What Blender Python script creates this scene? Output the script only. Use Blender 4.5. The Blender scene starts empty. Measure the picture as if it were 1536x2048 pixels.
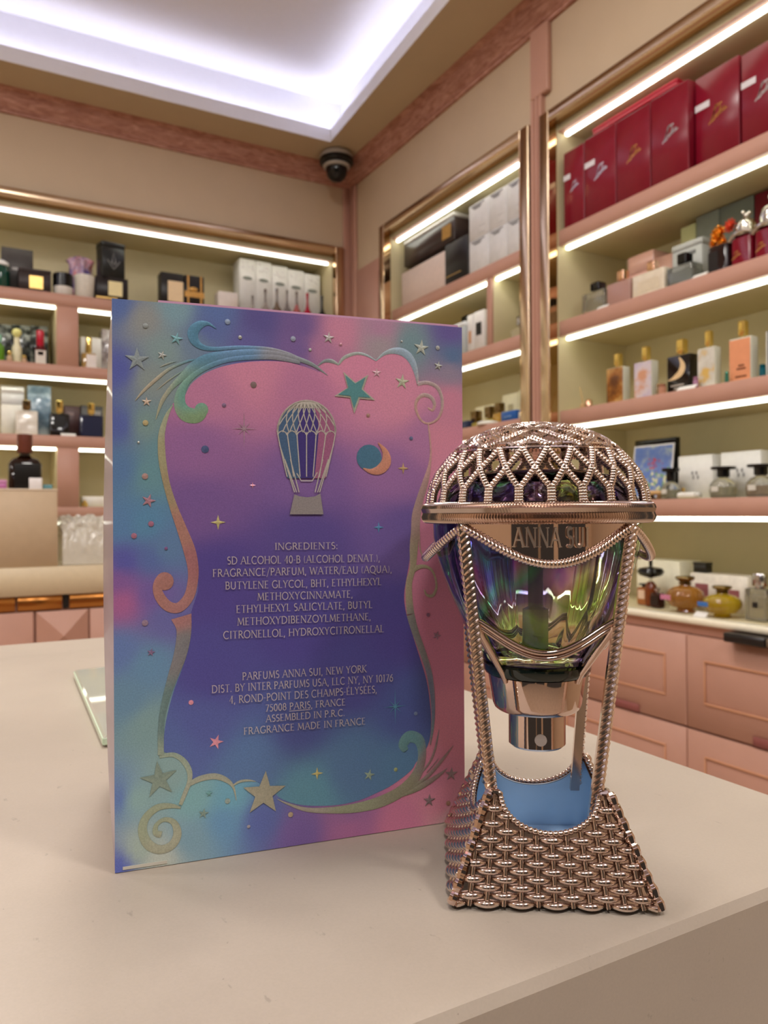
import bpy, math, random
from mathutils import Vector, Matrix
from math import sin, cos, pi, sqrt, atan2
random.seed(7)
S = bpy.context.scene
COL = S.collection

# ---------------------------------------------------------------- camera
YAW, PITCH, ROLL, FPX = math.radians(28.944), math.radians(.1067), math.radians(-.3484), 1524.94
CAM = Vector((0, 0, 1.12))
_f = Vector((sin(YAW)*cos(PITCH), cos(YAW)*cos(PITCH), sin(PITCH)))
_r0 = Vector((cos(YAW), -sin(YAW), 0)); _u0 = _r0.cross(_f)
_r = _r0*cos(ROLL)+_u0*sin(ROLL); _u = -_r0*sin(ROLL)+_u0*cos(ROLL)
cd = bpy.data.cameras.new('camera'); cam = bpy.data.objects.new('camera', cd); COL.objects.link(cam)
cam.matrix_world = Matrix(((_r.x, _u.x, -_f.x, CAM.x), (_r.y, _u.y, -_f.y, CAM.y), (_r.z, _u.z, -_f.z, CAM.z), (0, 0, 0, 1)))
cd.sensor_fit = 'VERTICAL'; cd.sensor_height = 36; cd.lens = FPX/2048*36
cd.clip_start = .01; cd.clip_end = 50
cd.dof.use_dof = True; cd.dof.focus_distance = .185; cd.dof.aperture_fstop = 32
S.camera = cam

# ---------------------------------------------------------------- light and exposure
E_STRIP, E_COVE = 5.5, 11.0
w = bpy.data.worlds.new('world'); S.world = w; w.use_nodes = True
w.node_tree.nodes['Background'].inputs[0].default_value = (.9, .8, .7, 1)
w.node_tree.nodes['Background'].inputs[1].default_value = .06
S.view_settings.view_transform = 'Standard'; S.view_settings.look = 'None'
S.view_settings.gamma = 1; S.view_settings.use_curve_mapping = False
S.view_settings.exposure = -0.12
S.cycles.use_denoising = True
S.cycles.max_bounces = 14; S.cycles.transmission_bounces = 12; S.cycles.glossy_bounces = 6; S.cycles.diffuse_bounces = 5
S.cycles.sample_clamp_indirect = 6
S.cycles.caustics_refractive = True; S.cycles.caustics_reflective = False

def area(name, loc, size, power, col=(1, .95, .9), rot=(0, 0, 0)):
    l = bpy.data.lights.new(name, 'AREA'); l.shape = 'DISK'; l.size = size; l.energy = power; l.color = col
    o = bpy.data.objects.new(name, l); o.location = loc; o.rotation_euler = rot; COL.objects.link(o)

for _p, _e in (((-.35, -.75, 2.70), 18), ((.75, -.95, 2.70), 18), ((-1.3, -.6, 2.70), 14), ((-1.1, .9, 2.70), 14), ((.15, .55, 2.74), 9), ((.35, 1.20, 2.74), 16), ((-.9, 1.75, 2.70), 16)):
    area('fill_lamp', _p, .30, _e*.88)  # added overhead fill without fixtures, out of view, brightening counter, box and walls

# ---------------------------------------------------------------- measuring: a pixel of the 1536x2048 frame onto a plane of the room
def ray(x, y): return _f+_r*((x-768)/FPX)-_u*((y-1024)/FPX)
def on(ax, v, x, y):
    d = ray(x, y); return CAM+d*((v-CAM[ax])/d[ax])

# ---------------------------------------------------------------- colour and materials
def lin(c): return tuple((v/255/12.92 if v/255 <= .04045 else ((v/255+.055)/1.055)**2.4) for v in c)
_mats = {}
def mat(name, c, rough=.5, metal=0, trans=0, emit=0, ior=1.45, noise=0, nscale=60, bump=0, coat=0, film=0, filmior=1.33, spec=.5):
    if name in _mats: return _mats[name]
    m = bpy.data.materials.new(name); m.use_nodes = True; N = m.node_tree.nodes; L = m.node_tree.links
    b = N['Principled BSDF']; rgb = lin(c)
    b.inputs['Base Color'].default_value = (*rgb, 1); b.inputs['Roughness'].default_value = rough
    b.inputs['Metallic'].default_value = metal; b.inputs['Transmission Weight'].default_value = trans
    b.inputs['IOR'].default_value = ior; b.inputs['Coat Weight'].default_value = coat
    b.inputs['Specular IOR Level'].default_value = spec
    if film: b.inputs['Thin Film Thickness'].default_value = film; b.inputs['Thin Film IOR'].default_value = filmior
    if emit:
        b.inputs['Emission Color'].default_value = (*rgb, 1); b.inputs['Emission Strength'].default_value = emit
    if noise or bump:
        tc = N.new('ShaderNodeTexCoord'); nt = N.new('ShaderNodeTexNoise'); nt.inputs['Scale'].default_value = nscale; nt.inputs['Detail'].default_value = 5
        L.new(tc.outputs['Object'], nt.inputs['Vector'])
        if noise:
            mr = N.new('ShaderNodeMapRange'); mr.inputs[1].default_value = .3; mr.inputs[2].default_value = .7
            mr.inputs[3].default_value = 1-noise; mr.inputs[4].default_value = 1+noise
            mx = N.new('ShaderNodeVectorMath'); mx.operation = 'SCALE'; mx.inputs[0].default_value = rgb
            L.new(nt.outputs[0], mr.inputs[0]); L.new(mr.outputs[0], mx.inputs['Scale']); L.new(mx.outputs[0], b.inputs['Base Color'])
        if bump:
            bp = N.new('ShaderNodeBump'); bp.inputs['Strength'].default_value = bump; bp.inputs['Distance'].default_value = .001
            L.new(nt.outputs[0], bp.inputs['Height']); L.new(bp.outputs[0], b.inputs['Normal'])
    _mats[name] = m; return m
def vcmat(name, rough=.5, metal=0, grain=0, coat=0):
    m = bpy.data.materials.new(name); m.use_nodes = True; N = m.node_tree.nodes; L = m.node_tree.links
    b = N['Principled BSDF']; a = N.new('ShaderNodeAttribute'); a.attribute_name = 'Col'
    b.inputs['Roughness'].default_value = rough; b.inputs['Metallic'].default_value = metal; b.inputs['Coat Weight'].default_value = coat
    if grain:
        tc = N.new('ShaderNodeTexCoord'); nt = N.new('ShaderNodeTexNoise'); nt.inputs['Scale'].default_value = 2500; nt.inputs['Detail'].default_value = 2
        L.new(tc.outputs['Object'], nt.inputs['Vector'])
        mr = N.new('ShaderNodeMapRange'); mr.inputs[1].default_value = .3; mr.inputs[2].default_value = .7
        mr.inputs[3].default_value = 1-grain; mr.inputs[4].default_value = 1+grain
        mx = N.new('ShaderNodeVectorMath'); mx.operation = 'SCALE'
        L.new(nt.outputs[0], mr.inputs[0]); L.new(a.outputs['Color'], mx.inputs[0]); L.new(mr.outputs[0], mx.inputs['Scale']); L.new(mx.outputs[0], b.inputs['Base Color'])
    else: L.new(a.outputs['Color'], b.inputs['Base Color'])
    return m
def M(c, rough=.45, **k):        # plain coloured material keyed by its values
    key = 'm_%d_%d_%d_%g_%s' % (*c, rough, '_'.join(f'{a}{b}' for a, b in sorted(k.items())))
    if not (k.get('noise') or k.get('trans') or k.get('metal')): k.setdefault('noise', .04)
    return mat(key, c, rough, **k)

# ---------------------------------------------------------------- mesh builder
class MB:
    def __init__(s): s.v = []; s.f = []; s.c = None
    def add(s, vs, fs):
        n = len(s.v); s.v += [tuple(p) for p in vs]; s.f += [tuple(i+n for i in f) for f in fs]; return s
    def box(s, x0, x1, y0, y1, z0, z1, b=0):
        if x0 > x1: x0, x1 = x1, x0
        if y0 > y1: y0, y1 = y1, y0
        if not b:
            return s.add([(x0, y0, z0), (x1, y0, z0), (x1, y1, z0), (x0, y1, z0), (x0, y0, z1), (x1, y0, z1), (x1, y1, z1), (x0, y1, z1)],
                         [(3, 2, 1, 0), (4, 5, 6, 7), (0, 1, 5, 4), (1, 2, 6, 5), (2, 3, 7, 6), (3, 0, 4, 7)])
        b = min(b, (x1-x0)*.3, (y1-y0)*.3, (z1-z0)*.3)
        def ring(i, z):
            a0, a1, c0, c1 = x0+i, x1-i, y0+i, y1-i
            return [(a0+b, c0, z), (a1-b, c0, z), (a1, c0+b, z), (a1, c1-b, z), (a1-b, c1, z), (a0+b, c1, z), (a0, c1-b, z), (a0, c0+b, z)]
        return s.loft([ring(b*.7, z0), ring(0, z0+b), ring(0, z1-b), ring(b*.7, z1)])
    def loft(s, rings, cap=True, close=True):
        n = len(rings[0]); vs = [p for r in rings for p in r]; fs = []
        for k in range(len(rings)-1):
            for i in range(n if close else n-1):
                j = (i+1) % n; fs.append((k*n+i, k*n+j, (k+1)*n+j, (k+1)*n+i))
        if cap: fs.append(tuple(range(n-1, -1, -1))); fs.append(tuple((len(rings)-1)*n+i for i in range(n)))
        return s.add(vs, fs)
    def rr(s, w, d, r, layers, k=5, cx=0, cy=0):     # rounded-rectangle body; layers (z, inset)
        def ring(z, i):
            a, b2 = w/2-i, d/2-i; q = max(min(r, a, b2)-i*.3, .0003); pts = []
            for qx, qy, a0 in ((a-q, -b2+q, -pi/2), (a-q, b2-q, 0), (-a+q, b2-q, pi/2), (-a+q, -b2+q, pi)):
                for t in range(k+1): th = a0+t/k*pi/2; pts.append((cx+qx+q*cos(th), cy+qy+q*sin(th), z))
            return pts
        return s.loft([ring(z, i) for z, i in layers])
    def lathe(s, prof, n=32, cx=0, cy=0, mod=None, cap=True):
        return s.loft([[(cx+r*(mod(t/n*2*pi, z) if mod else 1)*cos(t/n*2*pi), cy+r*(mod(t/n*2*pi, z) if mod else 1)*sin(t/n*2*pi), z) for t in range(n)] for r, z in prof], cap=cap)
    def tube(s, path, rad, n=8, closed=False, cap=True):
        P = [Vector(p) for p in path]; m = len(P); rings = []; up = None
        for i, p in enumerate(P):
            a = P[(i-1) % m] if (closed or i) else p; b = P[(i+1) % m] if (closed or i < m-1) else p
            t = (b-a).normalized()
            if up is None: up = t.orthogonal().normalized()
            up = (up-t*up.dot(t)); up = up.normalized() if up.length > 1e-6 else t.orthogonal().normalized()
            sd = t.cross(up); r = rad[i] if isinstance(rad, (list, tuple)) else rad
            rings.append([p+up*(r*cos(q/n*2*pi))+sd*(r*sin(q/n*2*pi)) for q in range(n)])
        if closed: rings.append(rings[0]); cap = False
        return s.loft(rings, cap=cap)
    def ball(s, c, r, n=12, m=8, sx=1, sy=1, sz=1):
        return s.loft([[(c[0]+sx*r*sin(max(k, .02)/m*pi if k < m else pi-.01)*cos(t/n*2*pi), c[1]+sy*r*sin(max(k, .02)/m*pi if k < m else pi-.01)*sin(t/n*2*pi), c[2]-sz*r*cos(k/m*pi)) for t in range(n)] for k in range(m+1)])
    def grid(s, fn, nu, nv):
        return s.add([fn(i/nu, j/nv) for j in range(nv+1) for i in range(nu+1)],
                     [(j*(nu+1)+i, j*(nu+1)+i+1, (j+1)*(nu+1)+i+1, (j+1)*(nu+1)+i) for j in range(nv) for i in range(nu)])
    def poly(s, pts, y0, y1):     # polygon given in x,z, extruded from y0 (front) to y1
        n = len(pts); a = [(p[0], y0, p[1]) for p in pts]; b = [(p[0], y1, p[1]) for p in pts]
        return s.add(a+b, [tuple(range(n)), tuple(range(2*n-1, n-1, -1))]+[(i, n+i, n+(i+1) % n, (i+1) % n) for i in range(n)])
    def build(s, name, m, parent=None, loc=None, rot=None, smooth=40, colfn=None):
        me = bpy.data.meshes.new(name); me.from_pydata(s.v, [], s.f); me.update()
        me.materials.append(m)
        if smooth:
            me.polygons.foreach_set('use_smooth', [True]*len(me.polygons)); me.set_sharp_from_angle(angle=math.radians(smooth))
        if colfn:
            ca = me.color_attributes.new('Col', 'FLOAT_COLOR', 'POINT')
            for i, p in enumerate(s.v): ca.data[i].color = (*colfn(p), 1)
        o = bpy.data.objects.new(name, me); COL.objects.link(o)
        if parent: o.parent = parent
        if loc: o.location = loc
        if rot is not None: o.rotation_euler = (0, 0, rot)
        return o
def thing(name, label, cat, loc=(0, 0, 0), rz=0, group=None):
    o = bpy.data.objects.new(name, None); o.empty_display_size = .02; COL.objects.link(o)
    o.location = loc; o.rotation_euler = (0, 0, rz); tag(o, label, cat, group); return o
def tag(o, label, cat, group=None):
    o['label'] = label; o['category'] = cat
    if group: o['group'] = group
    return o
def struct(name, mb, m, smooth=40):
    o = mb.build(name, m, smooth=smooth); o['kind'] = 'structure'; return o
def empty_child(name, parent, label=None):
    o = bpy.data.objects.new(name, None); o.empty_display_size = .01; COL.objects.link(o); o.parent = parent
    if label: o['label'] = label
    return o

# ---------------------------------------------------------------- lettering: a small serif stroke alphabet (cap height 1)
def arc(cx, cy, rx, ry, a0, a1, n=12): return [(cx+rx*cos(math.radians(a0+(a1-a0)*i/n)), cy+ry*sin(math.radians(a0+(a1-a0)*i/n))) for i in range(n+1)]
T, t_ = 1, 0      # thick and thin strokes
GL = {
 'A': (.8, [(t_, [(.05, 0), (.4, 1)]), (T, [(.4, 1), (.75, 0)]), (t_, [(.18, .36), (.62, .36)])]),
 'B': (.62, [(T, [(.12, 0), (.12, 1)]), (T, [(.12, .97), (.3, .97)]+arc(.3, .75, .2, .22, 90, -90)+[(.12, .53)]), (T, [(.12, .53), (.32, .53)]+arc(.32, .28, .24, .25, 90, -90)+[(.12, .03)])]),
 'C': (.78, [(T, arc(.45, .5, .38, .49, 48, 312, 20))]),
 'D': (.82, [(T, [(.12, 0), (.12, 1)]), (T, [(.12, .97), (.32, .97)]+arc(.32, .5, .42, .47, 90, -90, 16)+[(.12, .03)])]),
 'E': (.58, [(T, [(.12, 0), (.12, 1)]), (t_, [(.12, .97), (.5, .97)]), (t_, [(.12, .52), (.43, .52)]), (t_, [(.12, .03), (.53, .03)])]),
 'F': (.56, [(T, [(.12, 0), (.12, 1)]), (t_, [(.12, .97), (.5, .97)]), (t_, [(.12, .52), (.43, .52)])]),
 'G': (.82, [(T, arc(.45, .5, .38, .49, 48, 330, 20)), (T, [(.76, .42), (.76, .1)]), (t_, [(.58, .43), (.8, .43)])]),
 'H': (.82, [(T, [(.12, 0), (.12, 1)]), (T, [(.7, 0), (.7, 1)]), (t_, [(.12, .52), (.7, .52)])]),
 'I': (.3, [(T, [(.15, 0), (.15, 1)])]),
 'J': (.36, [(T, [(.2, 1), (.2, .05), (.05, -.18)])]),
 'K': (.7, [(T, [(.12, 0), (.12, 1)]), (t_, [(.6, 1), (.14, .5)]), (T, [(.2, .56), (.66, 0)])]),
 'L': (.56, [(T, [(.12, 0), (.12, 1)]), (t_, [(.12, .03), (.53, .03)])]),
 'M': (.95, [(t_, [(.1, 0), (.17, 1)]), (T, [(.17, 1), (.48, .1)]), (t_, [(.48, .1), (.78, 1)]), (T, [(.78, 1), (.86, 0)])]),
 'N': (.84, [(t_, [(.12, 0), (.12, 1)]), (T, [(.12, 1), (.72, 0)]), (t_, [(.72, 0), (.72, 1)])]),
 'O': (.9, [(T, arc(.45, .5, .39, .49, 0, 360, 24))]),
 'P': (.58, [(T, [(.12, 0), (.12, 1)]), (T, [(.12, .97), (.28, .97)]+arc(.28, .73, .24, .24, 90, -90)+[(.12, .49)])]),
 'Q': (.9, [(T, arc(.45, .5, .39, .49, 0, 360, 24)), (T, [(.48, .05), (.9, -.2)])]),
 'R': (.66, [(T, [(.12, 0), (.12, 1)]), (T, [(.12, .97), (.28, .97)]+arc(.28, .74, .22, .23, 90, -90)+[(.12, .51)]), (T, [(.3, .5), (.66, 0)])]),
 'S': (.52, [(T, arc(.26, .74, .18, .24, 40, 250, 12)+arc(.26, .27, .2, .25, 80, -140, 12))]),
 'T': (.68, [(T, [(.34, 0), (.34, 1)]), (t_, [(.04, .97), (.64, .97)])]),
 'U': (.78, [(T, [(.12, 1), (.12, .35)]+arc(.38, .32, .26, .3, 180, 360, 12)+[(.64, 1)])]),
 'V': (.76, [(T, [(.05, 1), (.38, 0)]), (t_, [(.38, 0), (.71, 1)])]),
 'W': (1.08, [(T, [(.05, 1), (.3, 0)]), (t_, [(.3, 0), (.54, .95)]), (T, [(.54, .95), (.78, 0)]), (t_, [(.78, 0), (1.03, 1)])]),
 'X': (.72, [(T, [(.06, 1), (.64, 0)]), (t_, [(.08, 0), (.62, 1)])]),
 'Y': (.7, [(T, [(.05, 1), (.34, .48), (.34, 0)]), (t_, [(.34, .48), (.64, 1)])]),
 'Z': (.66, [(t_, [(.08, .97), (.58, .97)]), (T, [(.58, .97), (.06, .03)]), (t_, [(.06, .03), (.62, .03)])]),
 '0': (.58, [(T, arc(.29, .5, .22, .49, 0, 360, 20))]), '1': (.42, [(T, [(.22, 0), (.22, 1)]), (t_, [(.08, .86), (.22, .98)])]),
 '4': (.58, [(t_, [(.42, 1), (.05, .3), (.54, .3)]), (T, [(.4, 1), (.4, 0)])]),
 '5': (.54, [(t_, [(.46, .97), (.15, .97), (.12, .58)]), (T, arc(.24, .32, .23, .3, 110, -130, 14))]),
 '6': (.58, [(T, [(.46, .98), (.2, .75)]+arc(.29, .31, .22, .3, 160, 520, 18))]), '7': (.54, [(t_, [(.06, .97), (.5, .97)]), (T, [(.5, .97), (.2, 0)])]),
 '8': (.56, [(T, arc(.28, .75, .18, .23, 0, 360, 16)), (T, arc(.28, .27, .22, .26, 0, 360, 16))]),
 '.': (.24, [(2, [(.1, .0), (.1, .12)])]), ',': (.24, [(2, [(.12, .1), (.06, -.18)])]), ':': (.26, [(2, [(.13, 0), (.13, .12)]), (2, [(.13, .5), (.13, .62)])]),
 '(': (.34, [(t_, arc(.42, .45, .3, .65, 130, 230, 10))]), ')': (.34, [(t_, arc(-.08, .45, .3, .65, 50, -50, 10))]), '/': (.44, [(t_, [(.02, -.2), (.42, 1.1)])]),
 '-': (.34, [(t_, [(.05, .42), (.29, .42)])]), ' ': (.3, []),
}
GL['É'] = (GL['E'][0], GL['E'][1]+[(t_, [(.26, 1.08), (.42, 1.28)])])
def stroke2(pts, wd):       # polyline -> left/right points
    n = len(pts); L = []; R = []
    for i, (x, y) in enumerate(pts):
        a = pts[max(i-1, 0)]; b = pts[min(i+1, n-1)]; dx, dy = b[0]-a[0], b[1]-a[1]; l = sqrt(dx*dx+dy*dy) or 1
        w_ = wd[i] if isinstance(wd, (list, tuple)) else wd
        L.append((x-dy/l*w_/2, y+dx/l*w_/2)); R.append((x+dy/l*w_/2, y-dx/l*w_/2))
    return L, R
def text_strips(txt, weight=1, serif=True, wide=1):
    out = []; x = 0; th = {1: .125*weight, 0: .07*weight, 2: .13*weight}
    for ch in txt:
        adv, st = GL.get(ch, GL[' '])
        for k, pts in st:
            out.append(stroke2([(x+p[0]*wide, p[1]) for p in pts], th[k]))
            if serif and len(pts) == 2 and k < 2:
                for q in pts:
                    if abs(q[1]) < .001 or abs(q[1]-1) < .001:
                        yy = .025 if q[1] < .5 else .975; out.append(([(x+(q[0]-.12)*wide, yy+.025), (x+(q[0]+.12)*wide, yy+.025)], [(x+(q[0]-.12)*wide, yy-.025), (x+(q[0]+.12)*wide, yy-.025)]))
        x += (adv+.07)*wide
    return out, x
def add_text(mb, txt, fn, weight=1, serif=True, thick=0):
    """fn maps (u 0..1 along the line, v in cap heights, layer) to a point"""
    strips, W = text_strips(txt, weight, serif)
    for L, R in strips:
        n = len(L)
        for lay in ((0, 1) if thick else (0,)):
            mb.add([fn(p[0]/W, p[1], lay) for p in L]+[fn(p[0]/W, p[1], lay) for p in R], [(i, n+i, n+i+1, i+1) for i in range(n-1)])
        if thick:
            b = len(mb.v)-4*n
            for side in (0, n):
                mb.f += [(b+side+i, b+side+i+1, b+2*n+side+i+1, b+2*n+side+i) for i in range(n-1)]
            for i in (0, n-1): mb.f.append((b+i, b+n+i, b+3*n+i, b+2*n+i))
def catmull(P, k=6):
    out = []; n = len(P)
    for i in range(n-1):
        p0, p1, p2, p3 = P[max(i-1, 0)], P[i], P[i+1], P[min(i+2, n-1)]
        for j in range(k):
            t = j/k; out.append(tuple(.5*(2*b+(c-a)*t+(2*a-5*b+4*c-d)*t*t+(-a+3*b-3*c+d)*t**3) for a, b, c, d in zip(p0, p1, p2, p3)))
    out.append(tuple(P[-1])); return out
# ================================================================ the room
XR, YB = 1.45, 2.90            # faces of the right wall and of the back wall
XL, YF = -2.3, -2.4            # left wall and shop front behind the photographer
ZS, ZT = 2.56, 2.76            # soffit and the raised ceiling of the light tray
beige = mat('beige_wall_paint', (202, 180, 152), .55, noise=.025, nscale=9, bump=.05)
pinkpaint = mat('pink_lacquer', (192, 146, 128), .45, noise=.03, nscale=14)
pinkwood = mat('pink_wood_moulding', (196, 142, 124), .5)
def _wood(m):
    N = m.node_tree.nodes; L = m.node_tree.links; b = N['Principled BSDF']
    tc = N.new('ShaderNodeTexCoord'); mp = N.new('ShaderNodeMapping'); mp.inputs['Scale'].default_value = (6, 6, 34)
    nt = N.new('ShaderNodeTexNoise'); nt.inputs['Scale'].default_value = 2.6; nt.inputs['Detail'].default_value = 8; nt.inputs['Distortion'].default_value = 1.4
    cr = N.new('ShaderNodeValToRGB'); cr.color_ramp.elements[0].position = .35; cr.color_ramp.elements[1].position = .68
    cr.color_ramp.elements[0].color = (*lin((158, 106, 90)), 1); cr.color_ramp.elements[1].color = (*lin((200, 152, 136)), 1)
    L.new(tc.outputs['Object'], mp.inputs[0]); L.new(mp.outputs[0], nt.inputs['Vector']); L.new(nt.outputs[0], cr.inputs[0]); L.new(cr.outputs[0], b.inputs['Base Color'])
_wood(pinkwood)
whitepaint = mat('white_ceiling_paint', (234, 234, 240), .6, noise=.01)
soffitpaint = mat('beige_soffit_paint', (196, 178, 150), .6, noise=.02, nscale=10)
floor_m = mat('stone_floor', (190, 172, 152), .3, noise=.08, nscale=8)
struct('floor', MB().box(XL, XR+.4, YF, YB+.4, -.05, 0), floor_m)

# niches: right wall holds two cabinets, back wall holds one
NZ0, NZ1 = .878, 2.215
C1 = (1.751, 2.575)            # y range of the first right-hand niche
C2 = (.30, 1.630)              # y range of the second
CB = (-1.75, 1.372)            # x range of the niche in the back wall
wr = MB()
for y0, y1 in ((YF, C2[0]), (C2[1], C1[0]), (C1[1], YB+.001)): wr.box(XR, XR+.05, y0, y1, 0, ZS)
for y0, y1 in (C2, C1): wr.box(XR, XR+.05, y0, y1, NZ1, ZS); wr.box(XR, XR+.05, y0, y1, 0, NZ0)
struct('wall_right', wr, beige)
wb = MB()
for x0, x1 in ((XL, CB[0]), (CB[1], XR)): wb.box(x0, x1, YB, YB+.05, 0, ZS)
wb.box(CB[0], CB[1], YB, YB+.05, NZ1, ZS); wb.box(CB[0], CB[1], YB, YB+.05, 0, NZ0)
struct('wall_back', wb, beige)
struct('wall_left', MB().box(XL-.05, XL, -.5, YB+.05, 0, ZS).box(XL-.05, XL, YF, -.5, 2.35, ZS), beige)  # unseen; left open near the front so the metal reflects darkness there
wf = MB(); wf.box(XL, XL+.22, YF-.05, YF, 0, ZS); wf.box(-.9, -.6, YF-.05, YF, 0, 2.35); wf.box(1.1, XR, YF-.05, YF, 0, ZS); wf.box(XL+.22, 1.1, YF-.05, YF, 2.35, ZS)  # unseen piers and dark openings, shaped to give the bottle striped reflections
struct('wall_front', wf, beige)

# ceiling: flat soffit with a raised, cove-lit tray
A = [(-1.9, 2.70), (1.2544, 2.6784), (.99, -1.9), (-1.9, -1.9)]          # lip of the tray (plan, clockwise from back left)
def off(P, d):
    n = len(P); c = Vector((sum(p[0] for p in P)/n, sum(p[1] for p in P)/n)); out = []
    for i in range(n):
        p0, p1, p2 = Vector(P[i-1]), Vector(P[i]), Vector(P[(i+1) % n])
        e1 = (p1-p0).normalized(); e2 = (p2-p1).normalized(); n1 = Vector((-e1.y, e1.x)); n2 = Vector((-e2.y, e2.x))
        b = (n1+n2).normalized(); out.append(tuple(p1+b*(d/b.dot(n1))))
    return out
O = off(A, .075); RM = [(XL, YB), (XR, YB), (XR, YF), (XL, YF)]
I2 = off(A, .012)
ce = MB()
def ringf(mb, P, zp, Q, zq):
    n = len(P); mb.add([(*p, zp) for p in P]+[(*q, zq) for q in Q], [(i, (i+1) % n, n+(i+1) % n, n+i) for i in range(n)])
ringf(ce, RM, ZS, A, ZS)
struct('ceiling', ce, soffitpaint, 0)
tr = MB(); zl = ZS+.050
ringf(tr, A, ZS, A, zl); ringf(tr, A, zl, I2, zl); ringf(tr, I2, zl, I2, ZS+.02); ringf(tr, I2, ZS+.02, O, ZS+.02); ringf(tr, O, ZS+.02, O, ZT)
n0 = len(tr.v); tr.add([(*o, ZT) for o in O], [(0, 1, 2, 3)])
struct('trim_1', tr, whitepaint, 0)
# LED tape lying in the cove behind the lip
led = mat('cove_led', (238, 238, 252), .5, emit=E_COVE)
cl = MB(); I3, I4 = off(A, .022), off(A, .040)
ringf(cl, I3, ZS+.024, I4, ZS+.024); ringf(cl, I3, ZS+.028, I4, ZS+.028); ringf(cl, I3, ZS+.024, I3, ZS+.028); ringf(cl, I4, ZS+.024, I4, ZS+.028)
o = cl.build('cove_light_strip', led, smooth=0); tag(o, 'white LED tape lying hidden in the ceiling tray cove', 'light strip')

# crown moulding: cove profile with two beads, on back and right wall
prof = [(.0, .0), (.010, .0), (.012, .008), (.018, .010), (.018, .016), (.026, .022), (.036, .036), (.044, .050), (.050, .058), (.064, .060), (.066, .066), (.0, .066)]
def crown(name, p0, p1, nrm, cut0=0, cut1=0):
    mb = MB(); rings = []
    d = (Vector(p1)-Vector(p0)).normalized()
    for q, c in ((Vector(p0), cut0), (Vector(p1), -cut1)):
        rings.append([(q.x+nrm[0]*a+d.x*c*a, q.y+nrm[1]*a+d.y*c*a, ZS-.066+b) for a, b in prof])
    mb.loft(rings); return struct(name, mb, pinkwood, 25)
crown('trim_2', (XL, YB), (XR, YB), (0, -1), 1, 1)
crown('trim_3', (XR, YB), (XR, YF), (-1, 0), 1, 1)
# corner trim, pink panel beside the first cabinet, and the fluted pilaster between the cabinets
ct = MB(); ct.box(1.412, XR, YB-.012, YB, 0, ZS-.066, .004); struct('trim_4', ct, pinkpaint)
ct = MB(); ct.box(XR-.012, XR, YB-.065, YB-.0125, 0, ZS-.066, .004); struct('trim_5', ct, pinkpaint)
pp = MB(); pp.box(XR-.010, XR, C1[1]+.045, YB-.066, .9, 2.13, .004); pp.box(XR-.014, XR-.010, C1[1]+.06, YB-.085, .95, 2.08, .003); struct('trim_6', pp, pinkpaint)
pl = MB(); y0, y1 = 1.6635, 1.7095
pts = [(XR, y0), (XR-.016, y0)]
for k in range(2):
    yc = y0+.015+k*.016
    pts += [(XR-.016, yc-.004), (XR-.010, yc-.002), (XR-.010, yc+.002), (XR-.016, yc+.004)]
pts += [(XR-.016, y1), (XR, y1)]
pl.loft([[(x, y, z) for x, y in pts] for z in (0, 2.30)]); pl.box(XR-.018, XR, y0-.029, y1, 2.3005, ZS-.066, .003)
struct('trim_7', pl, pinkpaint, 20)

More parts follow.
